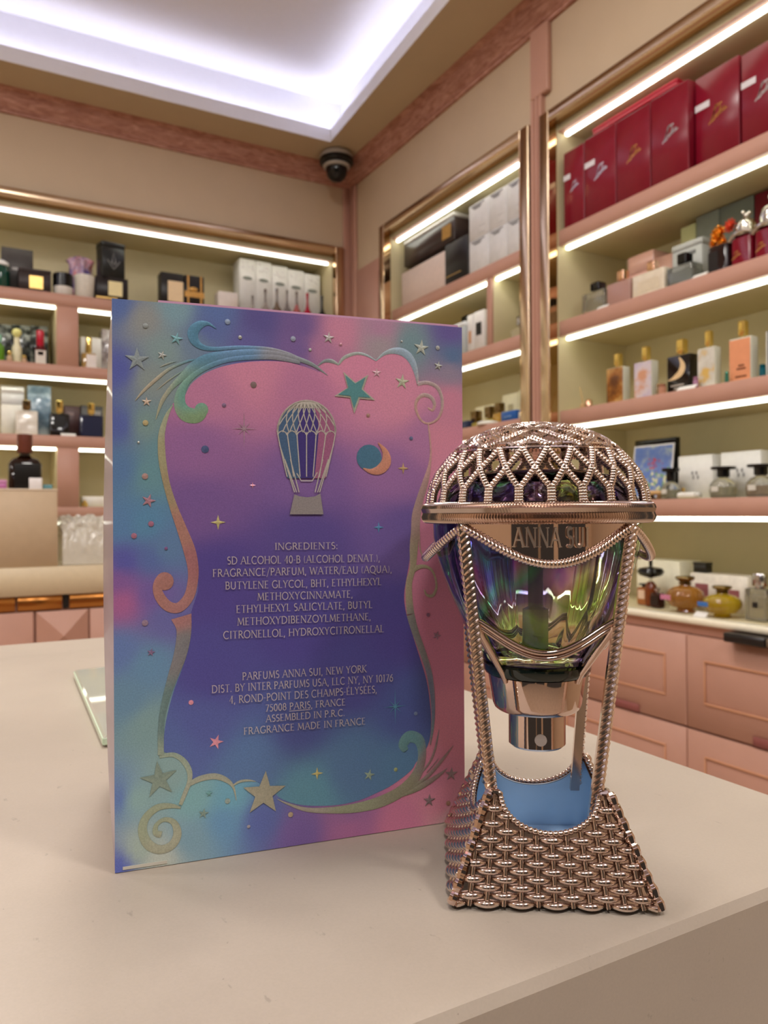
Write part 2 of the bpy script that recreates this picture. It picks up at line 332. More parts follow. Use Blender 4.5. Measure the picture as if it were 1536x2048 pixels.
# ---------------------------------------------------------------- cabinets
gold = mat('mirror_gold_metal', (206, 170, 128), .09, 1)
goldframe = mat('satin_gold_frame', (230, 204, 172), .25, 1)
niche = mat('cream_niche_paint', (208, 196, 158), .5, noise=.02, nscale=20)
strip_m = mat('shelf_led_diffuser', (250, 254, 240), .4, emit=E_STRIP)
ZSH = (1.905, 1.652, 1.402, 1.150)      # tops of the shelves, from above
ND = .28
def cabinet(label, rz, loc, W, splits, left_vis=True):
    """local x runs to the right along the wall, y into the wall, origin at the left end of the niche"""
    t = thing('display_cabinet', label, 'cabinet', loc, rz)
    e = .001
    MB().box(e, W-e, ND-.012, ND, NZ0+e, NZ1-e).build('back_panel', niche, t)
    MB().box(e, .006, .0075, ND-.0125, NZ0+e, NZ1-e).build('side_panel', niche, t)
    MB().box(W-.006, W-e, .0075, ND-.0125, NZ0+e, NZ1-e).build('side_panel', niche, t)
    MB().box(.0066, W-.0066, .012, ND-.0125, NZ1-.030, NZ1-e).build('top_panel', niche, t)
    MB().box(.0066, W-.0066, .004, ND-.0125, NZ0+e, NZ0+.006).build('bottom_panel', niche, t)
    # gold frame standing a little proud of the wall, mirror-lined inside
    F = MB(); fw = .036
    for x0, x1, z0, z1 in ((-fw, .001, NZ0+.009, NZ1+.022), (W-.001, W+fw, NZ0+.009, NZ1+.022), (.001, W-.001, NZ1-.010, NZ1+.022)):
        F.box(x0, x1, -.022, -.0005, z0, z1, .0015)
    F.build('frame', goldframe, t)
    Ln = MB()
    Ln.box(.0012, .004, -.0215, .007, NZ0+.010, NZ1-.004); Ln.box(W-.004, W-.0012, -.0215, .007, NZ0+.010, NZ1-.004); Ln.box(.0045, W-.0045, -.0004, .0115, NZ1-.012, NZ1-.004)
    Ln.build('mirror_lining', gold, t)
    def strip(par, x0, x1, z):
        s = MB().box(x0, x1, .028, .040, z-.0095, z-.0005, .002); return s.build('light_strip', strip_m, par)
    tp = MB().box(.0066, W-.0066, .010, .045, NZ1-.0335, NZ1-.0305).build('light_channel', pinkpaint, t)
    strip(tp, .014, W-.014, NZ1-.0335)
    for k, z in enumerate(ZSH):
        s = MB().box(.0066, W-.0066, .0215, ND-.0125, z-.042, z, .001).build('shelf', niche, t)
        MB().box(.0066, W-.0066, .010, .0213, z-.042, z, .001).build('edge_band', pinkpaint, s)
        # underside runs: the strip is interrupted by the dividers of the row below
        cuts = splits.get(k+1, [])
        xs = [.014]+[v for c, hw in cuts for v in (c-hw-.0015, c+hw+.0015)]+[W-.014]
        for a, b in zip(xs[::2], xs[1::2]): strip(s, a, b, z-.042)
    for k, cuts in splits.items():
        ztop = ZSH[k-1]-.0425; zbot = ZSH[k] if k < 4 else NZ0+.007
        for c, hw in cuts:
            d = MB().box(c-hw, c+hw, .0215, ND-.0125, zbot+.0005, ztop, .001).build('divider', niche, t)
            MB().box(c-hw, c+hw, .012, .0213, zbot+.0005, ztop, .001).build('edge_band', pinkpaint, d)
    return t
RR = -pi/2
cabinet('gold-framed lit wall cabinet left of the pilaster, holding white cartons', RR, (XR, C1[1], 0), C1[1]-C1[0], {1: [(C1[1]-1.949, .0118)]})
cabinet('gold-framed lit wall cabinet right of the pilaster, holding dark red boxes', RR, (XR, C2[1], 0), C2[1]-C2[0], {})
_xd = .5*(on(1, YB, 114, 700).x+on(1, YB, 158, 700).x)
cabinet('wide gold-framed lit wall cabinet on the back wall behind the gift box', 0, (CB[0], YB, 0), CB[1]-CB[0], {1: [(_xd-CB[0], .036), (.76-CB[0], .036)], 3: [(_xd-CB[0], .036), (.76-CB[0], .036)]})

# right-hand drawer cabinet with a white acrylic ledge on top
DX = 1.436
dc = thing('drawer_cabinet', 'pink drawer cabinet with moulded fronts under the right wall cabinets', 'cabinet', (DX, 2.58, 0), RR)
MB().box(0, 2.28, .006, .0135, .08, .862).build('body', mat('dark_gap', (70, 44, 38), .6, noise=.05), dc)
MB().box(0, 2.28, .002, .0135, .845, .8685).build('top_rail', pinkpaint, dc)
MB().box(0, 2.28, .006, .0135, 0, .079).build('plinth', pinkpaint, dc)
edges = [2.58, 2.045, 1.61, 1.173, .738, .302]
handle_y = [2.31, 1.83, 1.361, .956, .52]
for i in range(5):
    a, b = 2.58-edges[i]+.0012, 2.58-edges[i+1]-.0012
    hc = 2.58-handle_y[i]
    for z0, z1 in ((.638, .843), (.405, .633), (.10, .400)):
        d = MB().box(a, b, -.0125, .0055, z0, z1, .0015).build('drawer', pinkpaint, dc)
        fr = MB(); m_ = .046; g = .0045
        X0, X1, Z0, Z1 = a+m_, b-m_-.01, z0+.058, z1-.050
        for q in ((X0, X1, Z1-g, Z1), (X0, X1, Z0, Z0+g), (X0, X0+g, Z0+g, Z1-g), (X1-g, X1, Z0+g, Z1-g)): fr.box(q[0], q[1], -.0160, -.0126, q[2], q[3], .001)
        fr.build('panel_moulding', mat('gold_beading', (206, 150, 116), .4, noise=.03), d)
        hp = MB().box(hc-.052, hc+.052, -.0155, -.0127, z0-.001, z0+.019, .003)
        hp.build('finger_pull', mat('plum_pull', (142, 82, 78), .4, noise=.03), d)
lg = MB().box(-.028, .0155, -2.58+.31, -C1[0]-.6+.6, 0, .009, .002)
ledge = MB().box(XR-.030, XR-.0005, C2[0]+.004, C2[1]-.006, .8695, .8845, .002).build('acrylic_ledge', mat('white_acrylic', (250, 244, 222), .2, noise=.02), None)
tag(ledge, 'thin white acrylic ledge over the pink drawers, carrying the lowest bottles', 'ledge')
tray = thing('pull_out_tray', 'black pull-out tray under the white acrylic ledge at right', 'tray', (XR-.028, .98, .848), RR)
MB().box(-.075, .02, -.03, .010, 0, .019, .002).build('tray_front', M((28, 22, 22), .3), tray)
MB().box(.021, .25, -.028, .010, .001, .018, .002).build('tray_body', M((120, 104, 88), .3), tray)

# back counter below the back-wall cabinet
WY = 2.62
wt = MB().box(-2.2, 1.36, WY, YB-.026, .868, .958, .004).build('back_worktop', mat('beige_solid_surface', (214, 196, 164), .4, noise=.03, nscale=50), None)
tag(wt, 'thick beige worktop along the back wall below its cabinet', 'worktop')
bc = thing('base_cabinet', 'pink base cabinet with gold top band under the back worktop', 'cabinet', (-2.2, WY, 0), 0)
MB().box(0, 3.50, .03, .26, 0, .866).build('body', pinkpaint, bc)
bronze = mat('brushed_bronze', (186, 124, 64), .22, 1)
for a, b in ((0, 2.343), (2.349, 2.478), (2.50, 3.50)): MB().box(a, b, .012, .0295, .822, .8665, .001).build('gold_band', bronze, bc)
MB().box(2.482, 2.497, .014, .0295, .823, .8665).build('dark_post', M((30, 26, 24), .3), bc)
for a, b in ((1.4, 2.395), (2.56, 3.5)): MB().box(a, b, .008, .0295, .35, .817, .003).build('door', pinkpaint, bc)
st = MB(); a, b = 2.402, 2.556
for z0 in (.664, .508, .352):
    z1 = z0+.152; c = ((a+b)/2, -.028, (z0+z1)/2)
    st.add([(a, .0295, z0), (b, .0295, z0), (b, .0295, z1), (a, .0295, z1), (a, .010, z0), (b, .010, z0), (b, .010, z1), (a, .010, z1), c],
           [(0, 1, 5, 4), (1, 2, 6, 5), (2, 3, 7, 6), (3, 0, 4, 7), (4, 5, 8), (5, 6, 8), (6, 7, 8), (7, 4, 8), (3, 2, 1, 0)])
st.build('pyramid_panel', pinkpaint, bc, smooth=0)

# dome security camera on the soffit in the corner
dcx, dcy = 1.315, 2.752
dm = thing('security_camera', 'silver and black dome security camera on the soffit in the corner', 'camera', (dcx, dcy, ZS-.001))
MB().lathe([(.030, 0), (.058, -.002), (.066, -.012), (.068, -.024)][::-1], 32).build('mounting_base', mat('silver_plastic', (196, 192, 188), .35, .4), dm)
MB().lathe([(.067, -.0245), (.069, -.028), (.069, -.040), (.060, -.046), (.05, -.047)][::-1], 32).build('black_ring', M((14, 15, 18), .25), dm)
MB().lathe([(.052, -.0475), (.055, -.052), (.052, -.058), (.042, -.062)][::-1], 32).build('silver_ring', mat('silver_trim', (190, 188, 184), .3, .5), dm)
MB().lathe([(.044, -.0585), (.043, -.072), (.040, -.086), (.033, -.099), (.022, -.108), (.010, -.112), (.001, -.113)][::-1], 32).build('dome', M((16, 18, 22), .06), dm)
# ================================================================ the counter in the foreground
ZC = 1.0237
counter = thing('display_counter', 'pale beige solid-surface counter carrying the gift box and the balloon bottle', 'counter', (0, 0, 0))
cm = mat('counter_solid_surface', (181, 168, 154), .42, noise=.035, nscale=28)
def _speck(m):
    N = m.node_tree.nodes; L = m.node_tree.links; b = N['Principled BSDF']
    base = b.inputs['Base Color'].links[0].from_socket
    tc = N.new('ShaderNodeTexCoord')
    def flecks(scale, lo, hi, dark, stretch=(1, 1, 1)):
        nonlocal base
        mp = N.new('ShaderNodeMapping'); mp.inputs['Scale'].default_value = stretch; mp.inputs['Rotation'].default_value = (0, 0, .7)
        n = N.new('ShaderNodeTexNoise'); n.inputs['Scale'].default_value = scale; n.inputs['Detail'].default_value = 3
        r = N.new('ShaderNodeMapRange'); r.inputs[1].default_value = lo; r.inputs[2].default_value = hi; r.inputs[3].default_value = 1; r.inputs[4].default_value = dark
        x = N.new('ShaderNodeVectorMath'); x.operation = 'SCALE'
        L.new(tc.outputs['Object'], mp.inputs[0]); L.new(mp.outputs[0], n.inputs['Vector']); L.new(n.outputs[0], r.inputs[0]); L.new(base, x.inputs[0]); L.new(r.outputs[0], x.inputs['Scale']); base = x.outputs[0]
    flecks(330, .70, .76, .80, (1, .45, 1)); flecks(900, .74, .80, .70); flecks(1500, .35, .65, .965)
    flecks(22, .62, .8, .93)
    L.new(base, b.inputs['Base Color'])
_speck(cm)
cx0, cx1, cy0, cy1 = -1.1, .2425, .1235, .637
ct = MB(); ch = .0032
ct.loft([[(cx0+i, cy0+i, z), (cx1-i, cy0+i, z), (cx1-i, cy1-i, z), (cx0+i, cy1-i, z)] for z, i in ((ZC-.42, 0), (ZC-ch, 0), (ZC-ch*.3, ch*.45), (ZC, ch*1.3))])
ct.build('counter_top', cm, counter, smooth=20)
MB().box(cx0+.02, cx1-.03, cy0+.02, cy1-.03, .08, ZC-.421).build('counter_body', pinkpaint, counter)
MB().box(cx0+.04, cx1-.06, cy0+.05, cy1-.05, 0, .079).build('counter_plinth', mat('dark_plinth', (60, 44, 38), .5, noise=.04), counter)

# glass tile behind the gift box
gt = MB(); g0, g1 = (.0577, .4843), (.0508, .3330)
ux = (.0747-.058, .4867-.4846); ul = sqrt(ux[0]**2+ux[1]**2); ux = (ux[0]/ul*.17, ux[1]/ul*.17)
P = [g1, (g1[0]+ux[0], g1[1]+ux[1]), (g0[0]+ux[0], g0[1]+ux[1]), g0]
c = (sum(p[0] for p in P)/4, sum(p[1] for p in P)/4)
def inset(p, i): return (p[0]+(c[0]-p[0])*i-c[0], p[1]+(c[1]-p[1])*i-c[1])
gt.loft([[(*inset(p, i), z) for p in P] for z, i in ((0, .012), (.0008, 0), (.0036, 0), (.0044, .012))])
gt = gt.build('glass_tile', mat('clear_green_glass', (214, 214, 200), .02, trans=.35, ior=1.52), None, (c[0], c[1], ZC+.0002), smooth=0)
tag(gt, 'clear square glass tile with pale green edges lying behind the gift box', 'glass tile')

pe = MB()
for i in range(4):
    p, q = P[i], P[(i+1) % 4]; e = .0006; dx, dy = q[0]-p[0], q[1]-p[1]; l = sqrt(dx*dx+dy*dy); nx, ny = dy/l, -dx/l
    a_ = [(p[0]-c[0]+nx*k, p[1]-c[1]+ny*k) for k in (.00005, .0005)]; b_ = [(q[0]-c[0]+nx*k, q[1]-c[1]+ny*k) for k in (.00005, .0005)]
    pe.loft([[(*a_[0], z), (*a_[1], z), (*b_[1], z), (*b_[0], z)] for z in (.0009, .0036)])
pe.build('polished_edge', mat('pale_green_glass_edge', (216, 240, 212), .1), gt, smooth=0)

# ================================================================ gift box
BP0, BP1 = Vector((.0354, .2144, ZC)), Vector((.1375, .1974, ZC))
BD = (BP1-BP0).normalized(); BN = Vector((BD.y, -BD.x, 0)); BW = (BP1-BP0).length; BDEP = .080
def BF(px, py):
    d = ray(px, py); s = (BP0-CAM).dot(BN)/d.dot(BN); p = CAM+d*s-BP0; return (p.dot(BD)-BW/2, p.z)
BH = .5*(BF(232, 600)[1]+BF(920, 655)[1])
bx = thing('gift_box', 'tall iridescent pink, violet and blue perfume box with silver scroll and star print', 'box',
           tuple(BP0+BD*(BW/2)-BN*(BDEP/2)+Vector((0, 0, .0002))), atan2(BD.y, BD.x))
FY = -BDEP/2
def rbf(ctrl, k, gain):
    C_ = [(BF(x, y), lin(c)) for x, y, c in ctrl]
    def f(p):
        W = 0; a = [0, 0, 0]
        for q, c in C_:
            d2 = (p[0]-q[0])**2+(p[2]-q[1])**2; w_ = 1/(d2+1e-6)**k*math.exp(-d2/(.020**2)); w_ += 1e-12
            W += w_
            for i in range(3): a[i] += w_*c[i]
        a = [gain*v/W for v in a]; g = sum(a)/3; return tuple(min(v*.82+g*.18, .95) for v in a)
    return f
OUT = [(235, 610, (70, 100, 165)), (290, 640, (135, 140, 138)), (350, 620, (110, 150, 165)), (430, 625, (75, 105, 168)), (520, 640, (80, 72, 142)), (600, 655, (105, 78, 145)), (680, 665, (195, 118, 152)), (760, 690, (155, 140, 150)),
 (760, 660, (170, 120, 155)), (820, 690, (105, 140, 150)), (900, 665, (92, 78, 152)), (905, 715, (75, 108, 152)), (900, 745, (140, 125, 150)), (900, 800, (200, 118, 148)), (890, 900, (208, 122, 150)), (900, 1100, (192, 108, 140)), (890, 1300, (196, 108, 140)), (900, 1450, (214, 122, 146)),
 (885, 1600, (218, 126, 152)), (915, 1640, (205, 165, 165)), (800, 1650, (205, 110, 152)), (700, 1660, (172, 98, 156)), (600, 1665, (118, 88, 166)), (520, 1640, (80, 98, 172)), (450, 1640, (85, 142, 185)), (380, 1680, (110, 152, 172)), (320, 1720, (172, 182, 172)), (280, 1700, (150, 172, 162)),
 (235, 1735, (70, 90, 180)), (235, 1600, (80, 115, 180)), (272, 1600, (125, 165, 165)), (300, 1450, (115, 152, 155)), (340, 1550, (125, 160, 160)), (255, 1400, (92, 135, 165)), (240, 1300, (85, 115, 175)), (300, 1330, (88, 135, 172)), (245, 1205, (162, 82, 142)), (240, 1165, (125, 78, 152)), (300, 1190, (108, 82, 160)), (330, 1240, (95, 95, 165)), (250, 1125, (75, 78, 165)),
 (300, 1120, (75, 100, 165)), (290, 1050, (70, 130, 170)), (240, 1050, (72, 122, 172)), (300, 950, (88, 140, 152)), (240, 940, (72, 115, 165)), (290, 850, (110, 142, 140)), (238, 850, (70, 88, 165)), (300, 760, (125, 140, 138)), (236, 740, (70, 82, 165)), (330, 700, (118, 145, 148)), (390, 690, (98, 125, 155)), (420, 660, (78, 98, 162)), (500, 690, (88, 85, 155)), (600, 700, (110, 82, 150)), (640, 700, (165, 105, 150)),
 (390, 1600, (110, 165, 172)), (460, 1600, (92, 160, 185)), (330, 900, (90, 138, 150)), (330, 1100, (80, 120, 165)), (860, 1560, (205, 118, 148)), (700, 1625, (150, 95, 158))]
INN = [(500, 740, (198, 118, 152)), (700, 725, (205, 120, 156)), (420, 790, (180, 108, 150)), (610, 790, (178, 105, 150)), (800, 800, (206, 124, 156)), (400, 900, (140, 88, 150)), (610, 960, (120, 82, 152)), (800, 950, (146, 94, 156)), (850, 880, (170, 106, 156)),
 (400, 1010, (112, 76, 146)), (610, 1080, (82, 64, 142)), (810, 1060, (100, 76, 150)), (430, 1150, (74, 58, 142)), (610, 1250, (70, 58, 142)), (790, 1250, (72, 60, 144)), (420, 1350, (72, 66, 148)), (700, 1350, (70, 66, 148)), (400, 1450, (74, 86, 158)), (600, 1450, (68, 80, 152)), (820, 1430, (68, 84, 154)),
 (500, 1530, (74, 112, 165)), (700, 1540, (74, 118, 165)), (620, 1590, (80, 145, 170)), (800, 1540, (74, 122, 164)), (350, 1490, (74, 96, 162))]
FOIL = [(400, 680, (90, 160, 200)), (480, 705, (110, 165, 215)), (560, 715, (165, 170, 185)), (640, 735, (150, 165, 170)), (300, 780, (200, 190, 165)), (320, 850, (190, 195, 160)), (380, 800, (120, 190, 175)), (390, 840, (150, 190, 140)), (325, 900, (190, 185, 140)), (335, 980, (190, 170, 130)), (360, 1060, (205, 145, 130)), (385, 1130, (195, 125, 130)),
 (340, 1190, (205, 140, 130)), (360, 1230, (205, 140, 140)), (370, 1290, (150, 150, 155)), (330, 1430, (120, 155, 155)), (360, 1520, (170, 190, 170)), (420, 1560, (180, 185, 165)), (300, 1650, (165, 180, 150)), (330, 1690, (180, 185, 160)), (700, 1600, (170, 180, 145)), (620, 1610, (185, 180, 165)), (800, 1570, (165, 165, 135)), (870, 1520, (170, 140, 140)), (820, 1490, (110, 170, 175)), (850, 1400, (130, 140, 170)), (830, 1280, (150, 150, 150)),
 (820, 1150, (195, 180, 145)), (840, 1020, (195, 160, 150)), (858, 900, (215, 165, 160)), (850, 820, (225, 175, 165)), (870, 790, (205, 180, 180)), (815, 715, (170, 200, 225)), (760, 720, (185, 205, 215)), (690, 725, (190, 200, 195))]
KB = 1.26
outc, innc, foilc = rbf(OUT, 1.6, KB), rbf(INN, 1.6, KB), rbf(FOIL, 1.6, 1.05)
print_m = vcmat('box_print', .42, 0, .10, 0); foil_m = vcmat('holographic_foil', .32, .35, .12)
# body: carton with slightly bulging left side and tuck seam
gx = MB(); gx.grid(lambda u, v: (-BW/2+BW*u, FY, BH*v), 60, 88); gx.build('front_panel', print_m, bx, smooth=0, colfn=outc)
cb = MB(); yb = BDEP/2
def lb(v): return -.0028*sin(pi*min(max(v, 0), 1))**.7
NV = 16
vs = []
for j in range(NV+1):
    v = j/NV; z = BH*v; b = lb(v)
    vs += [(-BW/2, FY+.0001, z), (-BW/2+b*.9, FY+.006, z), (-BW/2+b, FY+.02, z), (-BW/2+b*.7, yb-.01, z), (-BW/2, yb, z), (BW/2, yb, z), (BW/2, FY+.0001, z)]
cb.add(vs, [(j*7+i, (j+1)*7+i, (j+1)*7+i+1, j*7+i+1) for j in range(NV) for i in range(6)]+[tuple(range(7)), tuple(NV*7+i for i in range(6, -1, -1))])
cb.build('carton', mat('lilac_silver_board', (176, 160, 172), .3, .25, noise=.12, nscale=90, coat=.4), bx, smooth=30)
tp = MB().box(-BW/2+.012, BW/2-.001, FY+.0008, yb-.001, BH+.0001, BH+.0008, 0); tp.build('lid_flap', mat('lilac_board', (206, 160, 190), .4, noise=.06), bx)
sl = MB(); sl.box(-BW/2+.002, -BW/2+.0135, FY-.0002, FY-.00003, .0006, .0014); sl.build('bottom_seam', M((200, 196, 184), .4), bx)
LAY = iter([FY-.00006*k for k in range(1, 40)])
def layer(): return next(LAY)
INNER = [(371, 791), (382, 770), (405, 751), (434, 738), (464, 730), (493, 725.6), (522, 723.6), (552, 724), (581, 727), (619, 738), (640, 746), (634, 734), (642, 725.6), (657, 722), (677, 731), (683, 720.7), (698, 710.4), (718, 707.5), (739, 713), (752, 723.6), (759, 716), (774, 706), (791, 701.6), (809, 706), (824, 719), (832, 738), (836, 762), (848, 764), (866, 772), (882, 792), (884, 822), (874, 840), (856, 848),
 (858, 873), (860, 902), (859, 926), (853, 952), (841, 984), (831, 1014), (824, 1049), (820, 1084), (819, 1122), (809, 1180), (809, 1209), (815, 1239), (824, 1268), (838, 1312), (853, 1362), (860, 1409), (862, 1444), (859, 1482), (845, 1512), (832, 1526), (824, 1540), (803, 1558), (777, 1575.6), (747, 1590), (718, 1602), (677, 1611), (633, 1613), (595, 1610), (563, 1599), (540, 1580), (511, 1564), (493, 1561), (468, 1570),
 (458, 1559), (434, 1552), (405, 1556), (385, 1568), (385, 1549), (376, 1526), (355, 1510), (328, 1505), (328, 1473), (335, 1429), (349, 1379), (367, 1332), (379, 1291), (382, 1253), (382, 1227), (395, 1186), (396, 1160), (389, 1122), (376, 1078), (358, 1037), (344, 990), (333, 932), (329, 888), (333, 844), (346, 808)]
def poly_tri(pts, y):     # dense triangulated fill for smooth colours
    import mathutils.geometry as G
    P2 = [Vector((a, b)) for a, b in pts]; n = len(P2)
    xs = [p.x for p in P2]; zs = [p.y for p in P2]
    def inside(x, z):
        r = False
        for i in range(n):
            a, b = P2[i], P2[i-1]
            if (a.y > z) != (b.y > z) and x < (b.x-a.x)*(z-a.y)/(b.y-a.y)+a.x: r = not r
        return r
    E_ = [(i, (i+1) % n) for i in range(n)]; st = .0022; x = min(xs)
    q = list(P2)
    while x < max(xs):
        z = min(zs)
        while z < max(zs):
            if inside(x, z) and min((Vector((x, z))-p).length for p in P2) > st*.5: q.append(Vector((x, z)))
            z += st
        x += st
    V, Ed, F_, *_ = G.delaunay_2d_cdt(q, E_, [], 1, 1e-7)
    return MB().add([(v.x, y, v.y) for v in V], [tuple(f) for f in F_])
ip = [BF(*p) for p in catmull([(*p,) for p in INNER]+[INNER[0]], 3)[:-1]]
ipo = []
for p in ip:
    if not ipo or (Vector(p)-Vector(ipo[-1])).length > .0003: ipo.append(p)
yl = layer(); poly_tri(ipo, yl).build('inner_panel', print_m, bx, smooth=0, colfn=innc)

def K1(x, y): return (200+x/3.4125, 580+y/3.4125)
def K2(x, y): return (560+x/3.4125, 580+y/3.4125)
def K3(x, y): return (200+x/3.4125, 1180+y/3.4125)
def K4(x, y): return (560+x/3.4125, 1180+y/3.4125)
PXM = BW/690*1.02         # metres on the face for one pixel of the photograph, roughly
def ribbon(mb, K, pts, y, k=6, ws=1.0):
    P = [(*BF(*K(x, z)), w_/3.4125*PXM*ws) for x, z, w_ in pts]; P = catmull(P, k)
    L, R = stroke2([(p[0], p[1]) for p in P], [max(p[2], .00006) for p in P]); n = len(P)
    mb.add([(p[0], y, p[1]) for p in L]+[(p[0], y-min(.00022, q[2]*.12), p[1]) for p, q in zip(P, P)]+[(p[0], y, p[1]) for p in R],
           [(i, n+i, n+i+1, i+1) for i in range(n-1)]+[(n+i, 2*n+i, 2*n+i+1, n+i+1) for i in range(n-1)])
fo = MB(); y1 = layer()
SW1 = [(K1, [(700, 820, 70), (660, 862, 90), (590, 852, 95), (548, 795, 75), (548, 720, 58), (585, 640, 40), (660, 570, 34), (780, 508, 32), (900, 476, 32), (1050, 462, 36), (1200, 462, 38), (1365, 497, 26)]),
 (K1, [(380, 890, 3), (420, 770, 22), (480, 680, 27), (560, 600, 42), (640, 530, 62), (740, 475, 66), (900, 440, 45), (1100, 430, 40), (1250, 445, 36), (1365, 480, 30), (1460, 520, 22), (1553, 588, 3)]),
 (K1, [(795, 270, 3), (740, 235, 20), (680, 243, 50), (635, 290, 65), (645, 350, 55), (695, 393, 35), (780, 407, 25), (950, 397, 24), (1150, 408, 24), (1290, 440, 16), (1380, 478, 5)]),
 (K1, [(240, 760, 3), (300, 690, 16), (400, 600, 20), (480, 540, 16), (600, 490, 13), (690, 475, 4)]), (K1, [(410, 530, 3), (470, 505, 10), (520, 492, 3)]), (K1, [(385, 690, 2), (470, 620, 7), (560, 560, 5)]),
 (K1, [(497, 790, 5), (457, 860, 22), (422, 980, 37), (420, 1100, 44), (430, 1200, 44), (455, 1330, 40), (500, 1480, 47), (560, 1640, 60), (610, 1780, 72), (635, 1900, 66), (632, 2000, 62), (605, 2100, 62), (540, 2170, 62), (470, 2165, 62), (415, 2110, 60), (390, 2040, 52), (410, 1980, 52), (450, 1965, 40)]),
 (K3, [(555, 185, 125), (572, 260, 92), (567, 350, 84), (540, 470, 75), (495, 600, 60), (452, 740, 45), (422, 880, 36), (415, 1000, 36), (415, 1130, 36)]),
 (K3, [(405, 1140, 22), (500, 1128, 27), (570, 1170, 32), (610, 1240, 32), (610, 1310, 27), (580, 1390, 27), (548, 1470, 22)]), (K3, [(608, 1330, 27), (680, 1293, 36), (780, 1275, 37), (860, 1300, 30), (910, 1350, 15), (930, 1440, 3)]), (K3, [(903, 1342, 9), (950, 1312, 15), (1010, 1303, 13), (1062, 1310, 3)]),
 (K3, [(550, 1490, 12), (480, 1477, 30), (390, 1490, 42), (312, 1560, 47), (290, 1650, 52), (330, 1740, 56), (410, 1775, 52), (490, 1745, 52), (528, 1670, 50), (505, 1592, 36), (440, 1570, 26), (385, 1608, 26), (380, 1660, 34), (418, 1672, 40)]),
 (K4, [(-18, 1430, 3), (50, 1462, 12), (180, 1502, 27), (350, 1507, 42), (520, 1490, 62), (680, 1450, 77), (820, 1380, 78), (915, 1290, 78), (960, 1190, 62), (968, 1100, 62), (945, 1025, 74), (880, 1005, 80), (840, 1058, 70), (858, 1100, 40)]),
 (K4, [(800, 1420, 12), (950, 1350, 42), (1080, 1270, 27), (1140, 1220, 3)]), (K4, [(860, 1380, 22), (1000, 1280, 27), (1100, 1170, 24), (1182, 1065, 3)]), (K4, [(930, 1290, 12), (1020, 1180, 16), (1060, 1080, 17), (1085, 955, 3)]), (K4, [(1000, 1250, 7), (1060, 1180, 7), (1080, 1150, 2)]),
 (K4, [(890, 172, 58), (920, 280, 50), (970, 420, 46), (1015, 560, 42), (1037, 700, 36), (1045, 830, 27), (1040, 950, 20), (1025, 1060, 8)]),
 (K2, [(1010, 915, 9), (1020, 1000, 12), (1028, 1100, 12), (1020, 1200, 22), (990, 1320, 45), (955, 1430, 52), (930, 1540, 65), (922, 1650, 62), (912, 1760, 60), (905, 1900, 45), (880, 2000, 45), (880, 2110, 50), (890, 2215, 55)]),
 (K2, [(875, 2030, 30), (900, 1925, 40), (970, 1890, 26), (1030, 1912, 17), (1060, 1975, 14), (1065, 2040, 18), (1040, 2090, 22), (1000, 2085, 16), (985, 2050, 9)]), (K2, [(945, 1540, 8), (950, 1660, 9), (955, 1770, 8), (985, 1850, 5)]),
 (K2, [(938, 648, 26), (1000, 637, 26), (1070, 667, 27), (1103, 740, 24), (1103, 820, 21), (1070, 888, 16), (1010, 915, 13), (960, 890, 15), (927, 820, 19), (932, 760, 22), (975, 722, 27), (1030, 737, 27), (1053, 782, 24), (1040, 825, 18), (1008, 808, 12)]),
 (K2, [(255, 525, 6), (300, 492, 19), (350, 490, 26), (402, 515, 11)]), (K2, [(400, 512, 13), (440, 465, 22), (520, 438, 20), (590, 450, 16), (655, 488, 7)]), (K2, [(655, 488, 7), (710, 440, 22), (780, 420, 42), (850, 436, 55), (900, 490, 50), (928, 570, 32), (938, 648, 12)])]
for K, pts in SW1: ribbon(fo, K, pts, y1)
for cxy, r in (((441, 1992), 62), ((692, 822), 47)):
    if r: fo.add([(BF(*K1(*cxy))[0], y1-.0002, BF(*K1(*cxy))[1])]+[(BF(*K1(cxy[0]+r*cos(a*pi/8), cxy[1]+r*sin(a*pi/8)))[0], y1, BF(*K1(cxy[0]+r*cos(a*pi/8), cxy[1]+r*sin(a*pi/8)))[1]) for a in range(16)], [(0, 1+(a+1) % 16, 1+a) for a in range(16)])
fo.build('scroll_border', foil_m, bx, smooth=60, colfn=foilc)

# stars, sparkles and dots, each printed piece of foil
ID = lambda x, y: (x, y)
def star(n, px, py, R, r, rot, y, lift=.00012):
    c = BF(px, py); vs = [(c[0], y-lift, c[1])]; R *= PXM; r *= PXM
    for i in range(2*n):
        q = R if i % 2 == 0 else r; a = rot+i*pi/n; vs.append((c[0]+q*sin(a), y, c[1]+q*cos(a)))
    return vs, [(0, 1+(i+1) % (2*n), 1+i) for i in range(2*n)]
SIL, PNK, YEL, TEA = (188, 192, 186), (246, 170, 190), (222, 212, 150), (100, 165, 170)
y2 = layer(); y3 = layer()
STARS = [(274, 721, 22, 0, (165, 180, 185)), (353, 679, 12, .2, (140, 195, 205)), (324, 712, 9, .3, SIL), (293, 805, 9, 0, (220, 200, 180)), (297, 1003, 13, .3, (200, 150, 165)), (657, 677, 12, .1, (205, 200, 200)), (842, 697, 17, .1, (205, 215, 205)), (876, 733, 10, .2, SIL), (804, 765, 16, .1, (210, 215, 190)), (753, 747, 10, 0, (225, 190, 200)), (302, 1306, 8, .2, (150, 125, 165)),
 (432, 1485, 14, .35, PNK), (738, 1551, 12, .25, (170, 195, 175)), (902, 1549, 15, .1, (165, 145, 150)), (858, 1602, 14, .1, (160, 140, 145)), (407, 1628, 10, .2, (150, 175, 165)), (418, 1588, 7, 0, (130, 185, 185)), (873, 1272, 10, .4, (155, 120, 140)), (318, 1560, 34, -.1, (150, 170, 158))]
cols = {}
